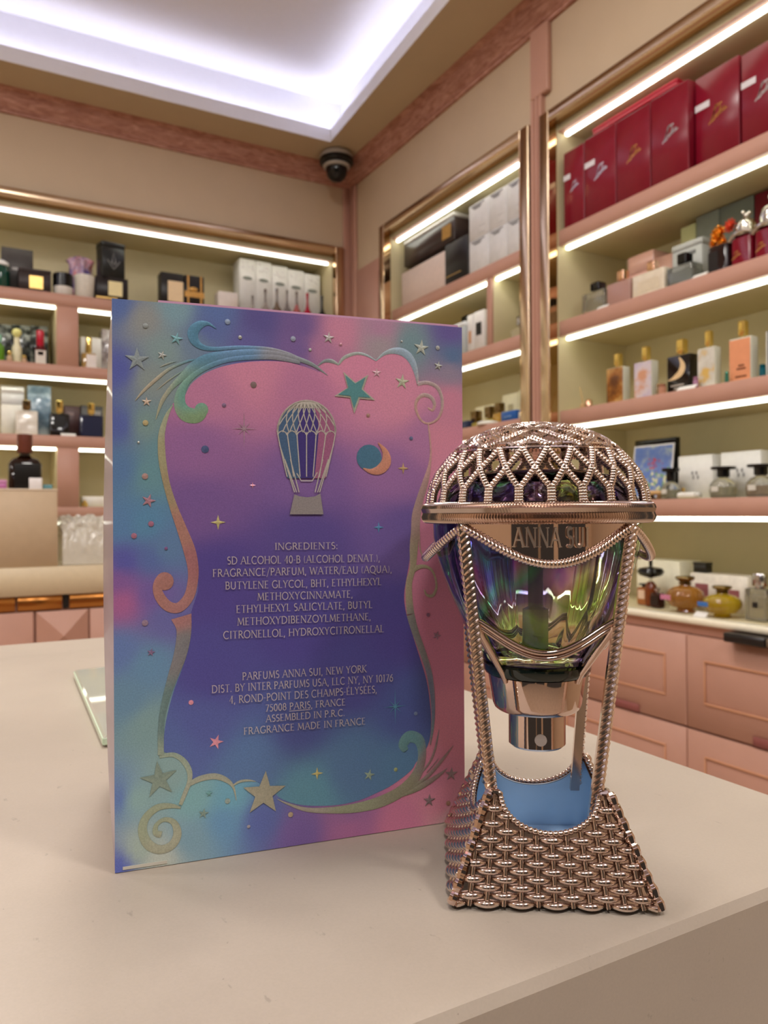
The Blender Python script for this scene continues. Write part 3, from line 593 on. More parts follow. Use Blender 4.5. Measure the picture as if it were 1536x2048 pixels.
def addstar(b, args, col):
    n0 = len(b.v); vs, fs = args; b.add(vs, fs)
    for i in range(n0, len(b.v)): cols[(id(b), i)] = lin(col)
def colored(b):
    it = iter(range(len(b.v))); return lambda p: cols[(id(b), next(it))]
keep = []
def printed(name, args, col):
    b = MB(); keep.append(b); addstar(b, args, col); b.build(name, foil_m, bx, smooth=0, colfn=colored(b))
for px, py, R, rot, c in STARS: printed('star_print', star(5, px, py, R, R*.36, rot, y2), c)
bs = MB(); addstar(bs, star(5, 528, 1588, 42, 17, .08, y3, .0001), (182, 180, 160)); bs.build('big_star', foil_m, bx, smooth=0, colfn=colored(bs))
bs = MB(); addstar(bs, star(5, 710, 784, 44, 17, pi+.05, y3, .0001), (206, 206, 190)); addstar(bs, star(5, 709, 783, 35, 14, pi+.05, y3-.00012, 0), (110, 172, 178)); bs.build('teal_star', foil_m, bx, smooth=0, colfn=colored(bs))
for px, py, R, c in ((436, 1046, 14, YEL), (505, 972, 6, PNK), (806, 938, 12, (214, 180, 130)), (757, 1056, 11, (110, 165, 215)), (634, 1548, 12, (232, 222, 150))): printed('sparkle_print', star(4, px, py, R, R*.28, 0, y2), c)
for px, py, R, c in ((488, 859, 36, (200, 170, 185)), (790, 1414, 36, (110, 175, 205))):
    sp = MB(); keep.append(sp)
    for k in range(4):
        R_ = R if k == 0 else (R*.7 if k == 2 else R*.5)
        addstar(sp, star(2, px, py, R_, 1.1, k*pi/4, y2-k*.00001, 0), c)
    sp.build('sparkle_print', foil_m, bx, smooth=0, colfn=colored(sp))
for px, py, R, c in ((455, 645, 5, (165, 185, 215)), (480, 676, 3.5, SIL), (586, 679, 5, (175, 185, 210)), (620, 701, 3, SIL), (291, 847, 5, (215, 200, 150)), (290, 954, 5.5, (200, 165, 160)), (302, 1049, 5, (190, 130, 160)), (268, 1073, 5, (195, 135, 160)), (332, 1098, 3, (150, 110, 165)), (291, 653, 4.5, (170, 180, 180)), (290, 1247, 5.5, (175, 150, 175)), (382, 1406, 4.5, PNK),
 (455, 1603, 5, (165, 185, 180)), (497, 1654, 3.2, (185, 180, 190)), (581, 1630, 5, (205, 185, 160)), (791, 1540, 4, (190, 205, 150)), (831, 1428, 4, (135, 155, 190)), (896, 1607, 5, (190, 150, 130)), (875, 697, 4.5, (190, 195, 195)), (822, 878, 4, (110, 120, 160)), (277, 886, 2, SIL), (448, 812, 4, (150, 125, 160)), (736, 832, 4, (190, 150, 140)), (803, 684, 2, SIL), (681, 690, 3, (215, 160, 180)), (856, 1231, 4, (150, 110, 140)), (507, 771, 6, (150, 130, 130)), (410, 900, 7, (95, 110, 155))):
    printed('dot_print', star(8, px, py, R, R*.96, 0, y2), c)
# crescent moon
mo = MB(); cxm, cym = 738, 917
addstar(mo, star(16, 738, 917, 26, 25.6, 0, y2, 0), (92, 140, 170))
mo_pts = [(756, 887, 2), (770, 905, 12), (772, 925, 20), (760, 940, 19), (742, 944, 10), (726, 938, 2)]
n0 = len(mo.v); ribbon(mo, lambda x, y: (x, y), [(a, b, c*3.4125) for a, b, c in mo_pts], y3, 6)
for i in range(n0, len(mo.v)): cols[(id(mo), i)] = lin((232, 165, 140))
mo.build('moon_print', foil_m, bx, smooth=60, colfn=colored(mo))
# hot-air balloon emblem
em = MB(); yb2 = layer(); yb3 = layer()
def pline(b, pts, wpx, col, y):
    n0 = len(b.v); P = [BF(*p) for p in pts]; L, R = stroke2(P, wpx*PXM); n = len(P)
    b.add([(p[0], y, p[1]) for p in L]+[(p[0], y, p[1]) for p in R], [(i, n+i, n+i+1, i+1) for i in range(n-1)])
    for i in range(n0, len(b.v)): cols[(id(b), i)] = lin(col)
def fillp(b, pts, col, y):
    n0 = len(b.v); b.add([(BF(*p)[0], y, BF(*p)[1]) for p in pts], [tuple(range(len(pts)-1, -1, -1))])
    for i in range(n0, len(b.v)): cols[(id(b), i)] = lin(col)
EX = 612.5
def ew(y):       # half width of the envelope at a photo row
    if y < 866: return 58*sqrt(max(0, 1-((866-y)/63)**2))
    return 58-(y-866)**1.12*(27/(120**1.12))
for x0, x1, c in ((-1, -.30, (92, 122, 160)), (-.30, .42, (88, 74, 150)), (.42, 1, (190, 120, 160))):
    ys = [806+k*8 for k in range(20)]
    fillp(em, [(EX+ew(y)*x0, y) for y in ys]+[(EX+ew(y)*x1, y) for y in ys[::-1]], c, yb2)
GR = (224, 218, 208)
pline(em, [(EX+58*cos(a*pi/16), 866-63*sin(a*pi/16)) for a in range(17)], 3.4, GR, yb3)
fillp(em, [(EX+ew(y)*s, y) for s, ys in ((-1, (818, 811, 806, 803.5)), (1, (803.5, 806, 811, 818))) for y in ys], GR, yb3)
for k in range(-4, 5):
    for sg in (-1, 1):
        pline(em, [(EX+ew(y)*max(-1, min(1, (k/4.2+sg*(y-810)/58*.36))), y) for y in (810, 825, 840, 855, 866)], 1.9, GR, yb3)
for k in range(-3, 4):
    f = k/3.0
    pline(em, [(EX+ew(y)*f, y) for y in (866, 880, 900, 920, 940, 955)], 2.0, GR, yb3-.00003)
    if k < 3:
        g = (k+.5)/3; pline(em, [(EX+ew(866)*f, 872), (EX+58*(f+.06), 866), (EX+58*g, 863), (EX+58*((k+1)/3-.06), 866), (EX+58*(k+1)/3, 872)], 1.8, GR, yb3)
for xa, xb in ((-57, -24), (-46, -20), (-34, -15), (57, 26), (46, 22), (34, 17)): pline(em, [(EX+xa*.95, 890 if abs(xa) > 50 else 920), (EX+xb, 986)], 2.0, GR, yb3-.00006)
pline(em, [(593, 948), (602, 963), (624, 963), (634, 946)], 2, GR, yb3)
fillp(em, [(588, 990), (598, 994), (614, 996), (630, 994), (640, 988), (646, 1030), (579, 1030)], (176, 168, 168), yb3-.00009)
em.build('balloon_print', foil_m, bx, smooth=0, colfn=colored(em))
# ingredient and address lettering
def block(name, lines):
    tb = MB(); yt = layer()
    for txt, xa, ya, xb, yb_, cap in lines:
        a = BF(xa, ya); b = BF(xb, yb_); hh = cap*PXM
        add_text(tb, txt, lambda u, v, l, a=a, b=b, hh=hh: (a[0]+(b[0]-a[0])*u, yt, a[1]+(b[1]-a[1])*u+v*hh), .82)
        if 'PARIS,' in txt:
            for u0, u1 in ((.29, .55),): tb.add([(a[0]+(b[0]-a[0])*u, yt, a[1]+(b[1]-a[1])*u+v) for u, v in ((u0, -.0003), (u1, -.0003), (u1, -.00048), (u0, -.00048))], [(3, 2, 1, 0)])
    tb.build(name, silver_ink, bx, smooth=0)
silver_ink = mat('silver_ink', (222, 208, 206), .35, .3, noise=.10, nscale=3000)
block('ingredient_text', [('INGREDIENTS:', 549, 1101, 676, 1099, 13), ('SD ALCOHOL 40-B (ALCOHOL DENAT.),', 454, 1130, 760, 1124, 14), ('FRAGRANCE/PARFUM, WATER/EAU (AQUA),', 425, 1155, 784, 1146, 14), ('BUTYLENE GLYCOL, BHT, ETHYLHEXYL', 450, 1180, 763, 1171, 14), ('METHOXYCINNAMATE,', 514, 1202, 706, 1196, 14), ('ETHYLHEXYL SALICYLATE, BUTYL', 472, 1227, 745, 1217, 14), ('METHOXYDIBENZOYLMETHANE,', 474, 1252, 742, 1241, 14), ('CITRONELLOL, HYDROXYCITRONELLAL', 446, 1279, 768, 1265, 14)])
block('address_text', [('PARFUMS ANNA SUI, NEW YORK', 484, 1361, 733, 1345, 14), ('DIST. BY INTER PARFUMS USA, LLC NY, NY 10176', 423, 1387, 786, 1363, 14), ('4, ROND-POINT DES CHAMPS-ÉLYSÉES,', 458, 1408, 754, 1386, 14), ('75008 PARIS, FRANCE', 530, 1424, 691, 1411, 13), ('ASSEMBLED IN P.R.C.', 531, 1445, 690, 1432, 13), ('FRAGRANCE MADE IN FRANCE', 487, 1470, 731, 1449, 13)])

# ================================================================ hot-air-balloon perfume bottle
rose = mat('rose_gold_plating', (222, 203, 192), .15, 1, noise=.02, nscale=300)
rosed = mat('rose_gold_polished', (210, 186, 174), .05, 1)
bt = thing('perfume_bottle', 'rose gold hot-air-balloon perfume bottle with iridescent glass on a woven pyramid foot', 'bottle', (.1380, .1619, ZC+.0004), math.radians(-32.7))
B0, T0, HT = .0250, .0150, .0243        # half widths of the foot at bottom and top, its height
def half(h): return B0+(T0-B0)*h/HT
# ---- foot
foot = empty_child('basket_foot', bt)
def facept(k, x, h, out=0):              # k-th side of the pyramid, x along it, h up, out from the face
    sl_ = (B0-T0)/HT; nn = sqrt(1+sl_*sl_); y = -half(h)-out/nn; z = h+out*sl_/nn
    c, s = (1, 0), (0, 1)
    a = k*pi/2; return (x*cos(a)-y*sin(a), x*sin(a)+y*cos(a), z)
def arc_h(x):                            # lower edge of the scooped rim
    R_ = .0122; d = .0083
    if abs(x) >= R_: return HT
    return HT-d*sqrt(max(0, 1-(x/R_)**2))
for k in range(4):
    pn = MB()
    # back plate with the scooped top
    N_ = 40
    def plate(u, v): 
        h0 = HT*0
        xt = (2*u-1)*T0*.985; ht = arc_h(xt)
        h = .0008+(ht-.0008)*v; x = (2*u-1)*(half(h)*.985) if abs(2*u-1) > .9 else None
        xb = (2*u-1)*B0*.985
        x = xb+(xt-xb)*v
        hh = min(h, HT)
        lim = half(hh)*.985; x = max(-lim, min(lim, x))
        return facept(k, x, h, -.0010)
    pn.grid(plate, N_, 14)
    # stakes and over-under strands
    NC = 12; sp_ = 2*B0/NC
    rows = 14; dh = (HT-.0010)/rows
    for i in range(NC+1):
        xb = -B0+sp_*i
        pts = []
        for j in range(25):
            h = .0006+(HT-.0006)*j/24; x = xb*(half(h)/B0*.45+.55)
            if abs(x) > half(h)-.0006 or h > arc_h(x)-.0004: continue
            pts.append(facept(k, x, h, .0002))
        if len(pts) > 2: pn.tube(pts, .00062, 6)
    for j in range(rows):
        h0 = .0012+j*dh
        for i in range(-1, NC+2):
            if (i+j) % 2: continue
            xb = -B0+sp_*i; f_ = (half(h0)/B0*.45+.55); xc = xb*f_
            seg = []; rad = []
            for q in range(9):
                s_ = -1+q/4; x = xc+s_*sp_*f_*.84; h = h0-.00018*cos(s_*pi/2)
                if abs(x) > half(h)-.0004 or h > arc_h(x)-.0006: continue
                cq = max(0, cos(s_*pi/2)); seg.append(facept(k, x, h, -.0003+.0012*cq)); rad.append(.00024+.00066*cq**.8)
            if len(seg) > 3: pn.tube(seg, rad, 10)
    pn.build('woven_panel', rose, foot, smooth=85)
    # twisted corner rib
    a0 = Vector(facept(k, -B0, 0)); a1 = Vector(facept(k, -T0, HT)); n_ = 56
    d0 = Vector((a0.x, a0.y, 0)).normalized()
    cr_ = MB(); cr_.tube([a0+(a1-a0)*(i/n_)+Vector((0, 0, .0008)) for i in range(n_+1)], [.00090+.00042*abs(sin(i/n_*pi*9)) for i in range(n_+1)], 7)
    cr_.build('corner_rib', rosed, foot, smooth=25)
    # beaded rim of the scoop, with the small upright tips
    rb = MB(); path = []
    n_ = 90
    for i in range(n_+1):
        th = pi-pi*i/n_; x = .0122*cos(th); path.append(facept(k, x, HT-.0083*sin(th)-.0002, .0001))
    path = [facept(k, -T0+.0004, HT+.0006)]+[facept(k, -.0130, HT+.0005)]+path+[facept(k, .0130, HT+.0005)]+[facept(k, T0-.0004, HT+.0006)]
    rb.tube(path, [.00058+.00030*abs(sin(i*pi/3)) for i in range(len(path))], 7); rb.build('rim_cord', rose, foot, smooth=50)
blue = mat('pale_blue_lining', (190, 216, 240), .45, noise=.02, nscale=200)
ln = MB()
for k in range(4):
    def inner(u, v):
        xt = (2*u-1)*T0*.95; ht = arc_h(xt)-.0004; h = .0012+(ht-.0012)*v; xb = (2*u-1)*B0*.93
        return facept(k, xb+(xt-xb)*v, h, -.0011)
    ln.grid(inner, 30, 8)
ln.add([(-B0*.93, -B0*.93, .0012), (B0*.93, -B0*.93, .0012), (B0*.93, B0*.93, .0012), (-B0*.93, B0*.93, .0012)], [(0, 1, 2, 3)])
ln.build('lining', blue, foot, smooth=20)
# ---- four braided struts
SX, SZ = .0205, .0938
def strut_pt(sx, sy, h):
    t = (h-.016)/(SZ-.016); r = .0122+(SX-.0122)*t; return Vector((sx*r, sy*r, h))
for sx, sy in ((-1, -1), (1, -1), (1, 1), (-1, 1)):
    st_ = MB(); n_ = 24; rings = []
    dn = Vector((sx, sy, 0)).normalized(); td = Vector((-dn.y, dn.x, 0)); fd = Vector((0, sy, 0)); sd = Vector((1, 0, 0))
    for i in range(n_+1):
        p = strut_pt(sx, sy, .016+(SZ-.016)*i/n_)
        a, b = .00125, .00085
        rings.append([p+sd*q*a+fd*w_*b for q, w_ in ((-1, -1), (1, -1), (1, 1), (-1, 1))])
    st_.loft(rings)
    m_ = 46
    for i in range(m_):
        p = strut_pt(sx, sy, .017+(SZ-.019)*i/m_); q = strut_pt(sx, sy, .017+(SZ-.019)*(i+1.15)/m_)
        o_ = fd*.0009
        st_.tube([p+o_-sd*.0011, (p+q)/2+o_+fd*.0003, q+o_+sd*.0011], [.0003, .00046, .0003], 5)
        st_.tube([p+sd*sx*.0013+fd*.0008, (p+q)/2+sd*sx*.00155, q+sd*sx*.0013-fd*.0008], [.0003, .0005, .0003], 5)
    st_.build('strut', rose, bt, smooth=45)
# ---- swags of cord between the strut tops
def swag(k, t, dip=.0086, bulge=.0096, h0=.0930):
    x = -SX+2*SX*t; s_ = sin(pi*t); y = -(SX+bulge*s_**.9); h = h0-dip*s_**1.1
    a = k*pi/2; return Vector((x*cos(a)-y*sin(a), x*sin(a)+y*cos(a), h))
for k in range(4):
    n_ = 150; path = [swag(k, i/n_) for i in range(n_+1)]
    MB().tube(path, [.00098+.00020*(1 if i % 3 == 0 else 0) for i in range(n_+1)], 9).build('swag_cord', rose, bt, smooth=50)
# ---- name plate under the rim, front side
npm = MB()
def plate_pt(u, v, o_=0):
    t = .02+.96*u; p = swag(0, t); h = p.z+(.0951-p.z)*v; x = p.x; R_ = .0299+o_; y = p.y+.0006-o_
    return (x, y, h)
npm.grid(plate_pt, 40, 8); npm.grid(lambda u, v: plate_pt(1-u, v, -.0006), 40, 8)
plate_o = npm.build('name_plate', rosed, bt, smooth=60)
lt = MB()
def let(u, v, lay):
    x = -.0090+.0180*u; t = (x+SX)/(2*SX); p = swag(0, t); return (x, p.y+.0005-.0007*lay, .0884+v*.0047)
add_text(lt, 'ANNA SUI', let, 1.15, True, 1); lt.build('raised_lettering', mat('satin_rose_gold', (240, 222, 208), .32, 1), plate_o, smooth=30)
# ---- rim, lattice dome, cap
dome = empty_child('lattice_dome', bt)
rim = MB(); NR = 520
def rimp(u, v):
    th = 2*pi*u; ph = 2*pi*v; c_, s_ = cos(ph), sin(ph)
    ex = .0019*(abs(c_)**.8)*(1 if c_ > 0 else -1); ez = .0028*(abs(s_)**.8)*(1 if s_ > 0 else -1)
    k_ = (.00040*(1 if (int(u*NR+.01)+(1 if s_ > 0 else 0)) % 2 else -1)) if c_ > -.2 else 0
    if abs(s_) < .2: k_ -= .00045
    r = .0290+ex+k_; return (r*cos(th), r*sin(th), .0966+ez)
rim.grid(rimp, NR, 20); rim.build('ribbed_rim', rose, dome, smooth=60)
MB().lathe([(.0255, .0946), (.0302, .0944), (.0302, .0951), (.0255, .0953)], 64).build('rim_underside', rosed, dome)
DP = [(.0292, .0985), (.0288, .1015), (.0279, .1045), (.0266, .1072), (.0247, .1096), (.0231, .1115), (.0221, .1126)]
def dome_r(h):
    for (r0, h0), (r1, h1) in zip(DP, DP[1:]):
        if h <= h1: return r0+(r1-r0)*(h-h0)/(h1-h0)
    return DP[-1][0]
NCOL = 24; lat = MB()
def lattice_strand(th0, th1, h0, h1, hs):
    n_ = 64; P_ = []; Rd = []
    for i in range(n_+1):
        t = i/n_; h = h0+(h1-h0)*t
        f_ = 0 if h < hs else ((h-hs)/(h1-hs))
        f_ = f_**.98
        th = th0+(th1-th0)*f_; r = dome_r(h); P_.append((r*cos(th), r*sin(th), h)); Rd.append(.00078+.00030*abs(sin(i*pi/3)))
    lat.tube(P_, Rd, 6)
da = 2*pi/NCOL
for i in range(NCOL):
    for sg in (-1, 1): lattice_strand(i*da+sg*.012, i*da+sg*da*1.02, .0985, .1126, .1027)
lat.build('lattice', rose, dome, smooth=50)
CP = [(.0223, .1125), (.0215, .1135), (.0195, .1152), (.0165, .1170), (.0125, .1187), (.0080, .1198), (.0035, .1203), (.0002, .1204)]
MB().lathe([(.0200, .1128), (.0224, .1123)]+CP, 72).build('dome_cap', rosed, dome, smooth=60)
def cap_r(h):
    for (r0, h0), (r1, h1) in zip(CP, CP[1:]):
        if h <= h1: return r0+(r1-r0)*(h-h0)/(h1-h0)
    return 0
cl_ = MB()
for i in range(16):
    for sg in (-1, 1, -1.001, 1.001):
        P_ = []; n_ = 70
        for q in range(n_+1):
            t = q/n_; h = .1129+(.1201-.1129)*(1-(1-t)**1.6); th = i*2*pi/16+sg*t*2*pi/16*3.0+(.085 if abs(sg) > 1 else 0); r = cap_r(h); P_.append((r*cos(th), r*sin(th), h+.0001))
        cl_.tube(P_, [.00066 if q % 2 else .00040 for q in range(n_+1)], 6)
cl_.build('cap_lattice', rose, dome, smooth=50)
for rr_, hh_ in ((.0222, .1127), (.0214, .1138)):
    n_ = 260; MB().tube([(rr_*cos(i/n_*2*pi), rr_*sin(i/n_*2*pi), hh_) for i in range(n_)], [.00055 if i % 2 else .0003 for i in range(n_)], 6, closed=True).build('bead_ring', rose, dome, smooth=50)
# ---- iridescent glass
def glassmat(name, ramp, film, rough=.01, ior=1.5):
    m = bpy.data.materials.new(name); m.use_nodes = True; N = m.node_tree.nodes; L = m.node_tree.links; b = N['Principled BSDF']
    b.inputs['Transmission Weight'].default_value = 1; b.inputs['Roughness'].default_value = rough; b.inputs['IOR'].default_value = ior
    b.inputs['Thin Film Thickness'].default_value = film; b.inputs['Thin Film IOR'].default_value = 1.9; b.inputs['Specular Tint'].default_value = (.52, .38, 1, 1)
    tc = N.new('ShaderNodeTexCoord'); nt = N.new('ShaderNodeTexNoise'); nt.inputs['Scale'].default_value = 46; nt.inputs['Detail'].default_value = 1
    lw = N.new('ShaderNodeLayerWeight'); lw.inputs[0].default_value = .35
    ad = N.new('ShaderNodeMath'); ad.operation = 'MULTIPLY_ADD'; ad.inputs[1].default_value = 1.8; mp = N.new('ShaderNodeMapping'); mp.inputs['Scale'].default_value = (1, 1, .5); fm = N.new('ShaderNodeMath'); fm.operation = 'MULTIPLY_ADD'; fm.inputs[1].default_value = 1.1; fm.inputs[2].default_value = -.69
    cr = N.new('ShaderNodeValToRGB'); e = cr.color_ramp.elements
    e[0].position, e[0].color = ramp[0][0], (*lin(ramp[0][1]), 1); e[1].position, e[1].color = ramp[1][0], (*lin(ramp[1][1]), 1)
    for p, c in ramp[2:]:
        q = e.new(p); q.color = (*lin(c), 1)
    L.new(tc.outputs['Object'], mp.inputs[0]); L.new(mp.outputs[0], nt.inputs['Vector']); L.new(nt.outputs[0], ad.inputs[0]); L.new(lw.outputs['Facing'], fm.inputs[0]); L.new(fm.outputs[0], ad.inputs[2]); L.new(ad.outputs[0], cr.inputs[0]); L.new(cr.outputs[0], b.inputs['Base Color'])
    return m
iri = glassmat('iridescent_glass', [(.10, (236, 250, 220)), (.20, (150, 215, 70)), (.28, (222, 244, 150)), (.34, (240, 250, 235)), (.38, (190, 160, 240)), (.44, (92, 60, 190)), (.54, (56, 52, 150)), (.62, (30, 110, 120)), (.72, (80, 30, 140)), (.85, (60, 60, 170)), (1, (190, 230, 225))], 0, ior=1.62)
GP = [(.0125, .0560), (.0143, .0568), (.0152, .0590), (.0176, .0625), (.0206, .0690), (.0232, .0750), (.0250, .0800), (.0265, .0850), (.0274, .0900), (.0277, .0940), (.0274, .0975), (.0262, .1010), (.0240, .1040), (.0205, .1062), (.0150, .1076), (.0080, .1080), (.0001, .1080)]
def facet(th, z):
    k_ = 1-min(1, max(0, (z-.090)/.012)); return 1+.030*k_*abs(cos(4*th+pi/4*0))**.8-.012*k_
gl = MB(); gl.lathe(GP, 96, mod=facet)
GI = [(.0108, .0600), (.0125, .0620), (.0160, .0672), (.0186, .0730), (.0206, .0790), (.0222, .0850), (.0232, .0910), (.0232, .0960), (.0222, .0995), (.0190, .1025), (.0130, .1040), (.0001, .1044)]
gl.build('glass_flask', iri, bt, smooth=28)
gi = MB(); gi.lathe(GI, 96, mod=lambda th, z: 1+.07*abs(cos(4*th+.3))-.04); gi.f = [f[::-1] for f in gi.f]
gi.build('flask_inside', mat('flask_clear', (250, 252, 246), .01, trans=1, ior=1.5), bt, smooth=28)

MB().lathe([(.0034, .0602), (.0040, .0606), (.0040, .072), (.0024, .0728), (.0024, .0905), (.0020, .0905)], 24).build('dip_tube', mat('pale_green_tube', (214, 244, 120), .25, trans=.3, noise=.02), bt)
# ---- cradle, collar, spray button
cr = MB()
for k in range(4):
    for e_ in (0, 1):
        path = []
        for i in range(41):
            t = i/40; s_ = sin(pi*t); hw = .0170; x = -hw+2*hw*t; y = -(hw+.0008*s_)*(1-.02*s_); h = .0693-.0080*s_**1.15-.0014*e_
            rr_ = .0176 if False else None
            a = k*pi/2; path.append((x*cos(a)-y*sin(a), x*sin(a)+y*cos(a), h))
        cr.tube(path, .00062+.00022*(1-e_), 8)
    a = pi/4+k*pi/2
    cr.tube([(.0243*cos(a), .0243*sin(a), .0680), (.0205*cos(a), .0205*sin(a), .0630), (.0140*cos(a), .0140*sin(a), .0545), (.0131*cos(a), .0131*sin(a), .0520)], [.0012, .0011, .0010, .0006], 8)
cr.build('cradle', rosed, bt, smooth=60)
MB().lathe([(.0100, .0530), (.0139, .0533), (.0146, .0545), (.0146, .0560), (.0125, .0572), (.0100, .0574)], 48).build('dark_gasket', mat('dark_green_gasket', (16, 34, 30), .08, coat=.5), bt, smooth=40)
MB().lathe([(.0060, .0432), (.0108, .0433), (.0116, .0440), (.0120, .0452), (.0131, .0525), (.0131, .0529), (.008, .0529)], 64).build('collar', rosed, bt, smooth=35)
btn = MB().lathe([(.0050, .0332), (.0071, .0334), (.0077, .0340), (.0077, .0431), (.0050, .0431)], 48).build('spray_button', rosed, bt, smooth=35)
nz = MB(); a = -pi/2-.06
nz.loft([[(r_*cos(q/16*2*pi), y_, .0366+r_*sin(q/16*2*pi)) for q in range(16)] for r_, y_ in ((.0016, -.0079), (.00165, -.0071), (.0016, -.0070))][::-1]); nz.build('nozzle', mat('frosted_nozzle', (196, 184, 178), .4, .3), btn, smooth=40)

for o in bt.children:
    if o.name.split('.')[0] != 'basket_foot':
        o.location.x -= .0010
        if o.name.split('.')[0] != 'strut': o.location.z -= .0007
# ================================================================ things on the shelves
def place(wall, name, label, cat, x0, x1, yt, z, s, d, group=None, centre=False):
    """front face between photo columns x0..x1, top at photo row yt, standing on height z, set back s behind the wall face, d deep"""
    ax, val = (0, XR+s) if wall == 'R' else (1, YB+s)
    p0, p1 = on(ax, val, x0, yt), on(ax, val, x1, yt); h = on(ax, val, (x0+x1)/2, yt).z-z; wd = (Vector((p1.x, p1.y))-Vector((p0.x, p0.y))).length
    for a_, b_ in ((Z1, 2.165), (Z2, Z1-.046), (Z3, Z2-.046), (Z4, Z3-.046), (ZL, Z4-.046)):
        if abs(z-a_) < .002: h = min(h, b_-a_)
    m = (p0+p1)/2; dd = 0 if centre else d/2
    if wall == 'R': t = thing(name, label, cat, (XR+s+dd, m.y, z+.0004), RR, group)
    else: t = thing(name, label, cat, (m.x, YB+s+dd, z+.0004), 0, group)
    return t, wd, max(h, .01)
def carton(wall, label, x, yt, z, s, d, col, labels=(), lid=0, group=None, name='carton', rough=.4, lidcol=None, nobuild=False, **k):
    t, w_, h = place(wall, name, label, 'box', x[0], x[1], yt, z, s, d, group)
    m = M(col, rough, **k)
    hb = h*(1-lid) if lid else h
    MB().box(-w_/2, w_/2, -d/2, d/2, 0, hb-(.0004 if lid else 0), .0015).build('box_body', m, t)
    if lid: MB().box(-w_/2-.0008, w_/2+.0008, -d/2-.0008, d/2+.0008, hb, h, .0015).build('lid', M(lidcol or col, rough, **k), t)
    for nm, u0, u1, v0, v1, c in labels:
        MB().box(-w_/2+w_*u0, -w_/2+w_*u1, -d/2-.0016, -d/2-.0010 if lid else -d/2-.0001, h*v0, h*v1).build(nm, M(c, .4) if not nm.startswith('gold') else mat('gold_foil_label', (226, 186, 110), .28, .7, noise=.1), t)
    return t, w_, h
goldcap = mat('bright_gold_cap', (250, 222, 136), .12, 1); silvercap = mat('bright_silver_cap', (206, 206, 208), .1, 1)
rosecap = mat('rose_gold_cap', (236, 190, 160), .12, 1); blackm = mat('black_gloss_plastic', (16, 16, 18), .15, noise=.1); darkbrass = mat('aged_brass', (150, 128, 92), .2, 1)
clearg = mat('clear_glass', (240, 242, 236), .03, trans=.92, ior=1.45)
def glass(c, tr=.7): return mat('glass_%d_%d_%d_%g' % (*c, tr), c, .05, trans=tr, ior=1.4)
def flat_bottle(wall, label, x, yt, ycap, z, s, dr, bodym, capm, capw=.3, group=None, juice=None, face=None, facebox=(.08, .92, .06, .94), round_=.006, shape='rr', tagc=None):
    """yt: row of the cap's top, ycap: row of the shoulder; dr: depth as a share of the width"""
    ax, val = (0, XR+s) if wall == 'R' else (1, YB+s)
    q_ = on(ax, val, x[0], yt)-on(ax, val, x[1], yt); w0 = sqrt(q_.x**2+q_.y**2); d = w0*dr
    t, w_, h = place(wall, 'perfume_bottle', label, 'bottle', x[0], x[1], yt, z, s, d, group)
    hb = on(ax, val, (x[0]+x[1])/2, ycap).z-z; hb = min(max(hb, h*.3), h-.008)
    MB().rr(w_, d, round_, [(0, .002), (.002, 0), (hb-.003, 0), (hb-.001, .0015), (hb, .004)]).build('bottle_body', bodym, t)
    if juice:
        MB().rr(w_*.84, d*.72, round_*.7, [(hb*.08, .002), (hb*.10, 0), (hb*.74, 0)]).build('perfume', juice, t)
    cw = w_*capw; nr = min(cw, d)*.32
    MB().lathe([(nr, hb+.0002), (nr, hb+.0045)], 16).build('neck_collar', capm, t)
    if shape == 'round': MB().lathe([(cw/2*.94, hb+.0047), (cw/2, hb+.006), (cw/2, h-.002), (cw/2*.92, h)], 24).build('cap', capm, t)
    else: MB().rr(cw, min(cw, d*.9), .003, [(hb+.0047, .001), (hb+.006, 0), (h-.002, 0), (h, .0018)]).build('cap', capm, t)
    if face:
        for nm, m, u0, u1, v0, v1 in face: MB().box(-w_/2+w_*u0, -w_/2+w_*u1, -d/2-.0008, -d/2-.0001, hb*v0, hb*v1).build(nm, m, t)
    return t, w_, d, hb, h
def turned(wall, label, x, yt, z, s, parts, group=None, cat='bottle', name='perfume_bottle', n=28, mod=None):
    """parts: (name, material, [(radius share of half width, height share)])"""
    t, w_, h = place(wall, name, label, cat, x[0], x[1], yt, z, s, 0, group, True)
    for nm, m, pr in parts: MB().lathe([(max(r*w_/2, .0002), q*h) for r, q in pr], n, mod=mod if nm == 'bottle_body' else None).build(nm, m, t, smooth=50)
    return t, w_, h
def scribble(t, w_, h, d, col, u=.5, v=.5, sc=.3):     # small signature-like foil logo
    mb = MB(); y = -d/2-.0005
    for pts in ([(-.62, -.55), (-.40, -.28), (-.14, .42), (-.02, .78), (-.12, .62), (-.28, -.08), (-.40, -.42), (-.12, -.28)], [(-.14, -.26), (-.04, .02), (.03, -.20), (.12, .08), (.19, -.12), (.30, .56), (.31, -.04), (.40, .14), (.46, .0), (.58, .36), (.60, .06), (.78, .2)], [(-.08, .84), (.06, .66), (.12, .80), (.22, .68), (.30, .80), (.42, .74)]):
        P_ = catmull([(-w_/2+w_*u+p[0]*w_*sc, h*v+p[1]*w_*sc*.8) for p in pts], 4); L, R = stroke2(P_, w_*sc*.10); k = len(P_)
        mb.add([(a[0], y, a[1]) for a in L]+[(a[0], y, a[1]) for a in R], [(i, k+i, k+i+1, i+1) for i in range(k-1)])
    mb.build('script_logo', col, t, smooth=0)
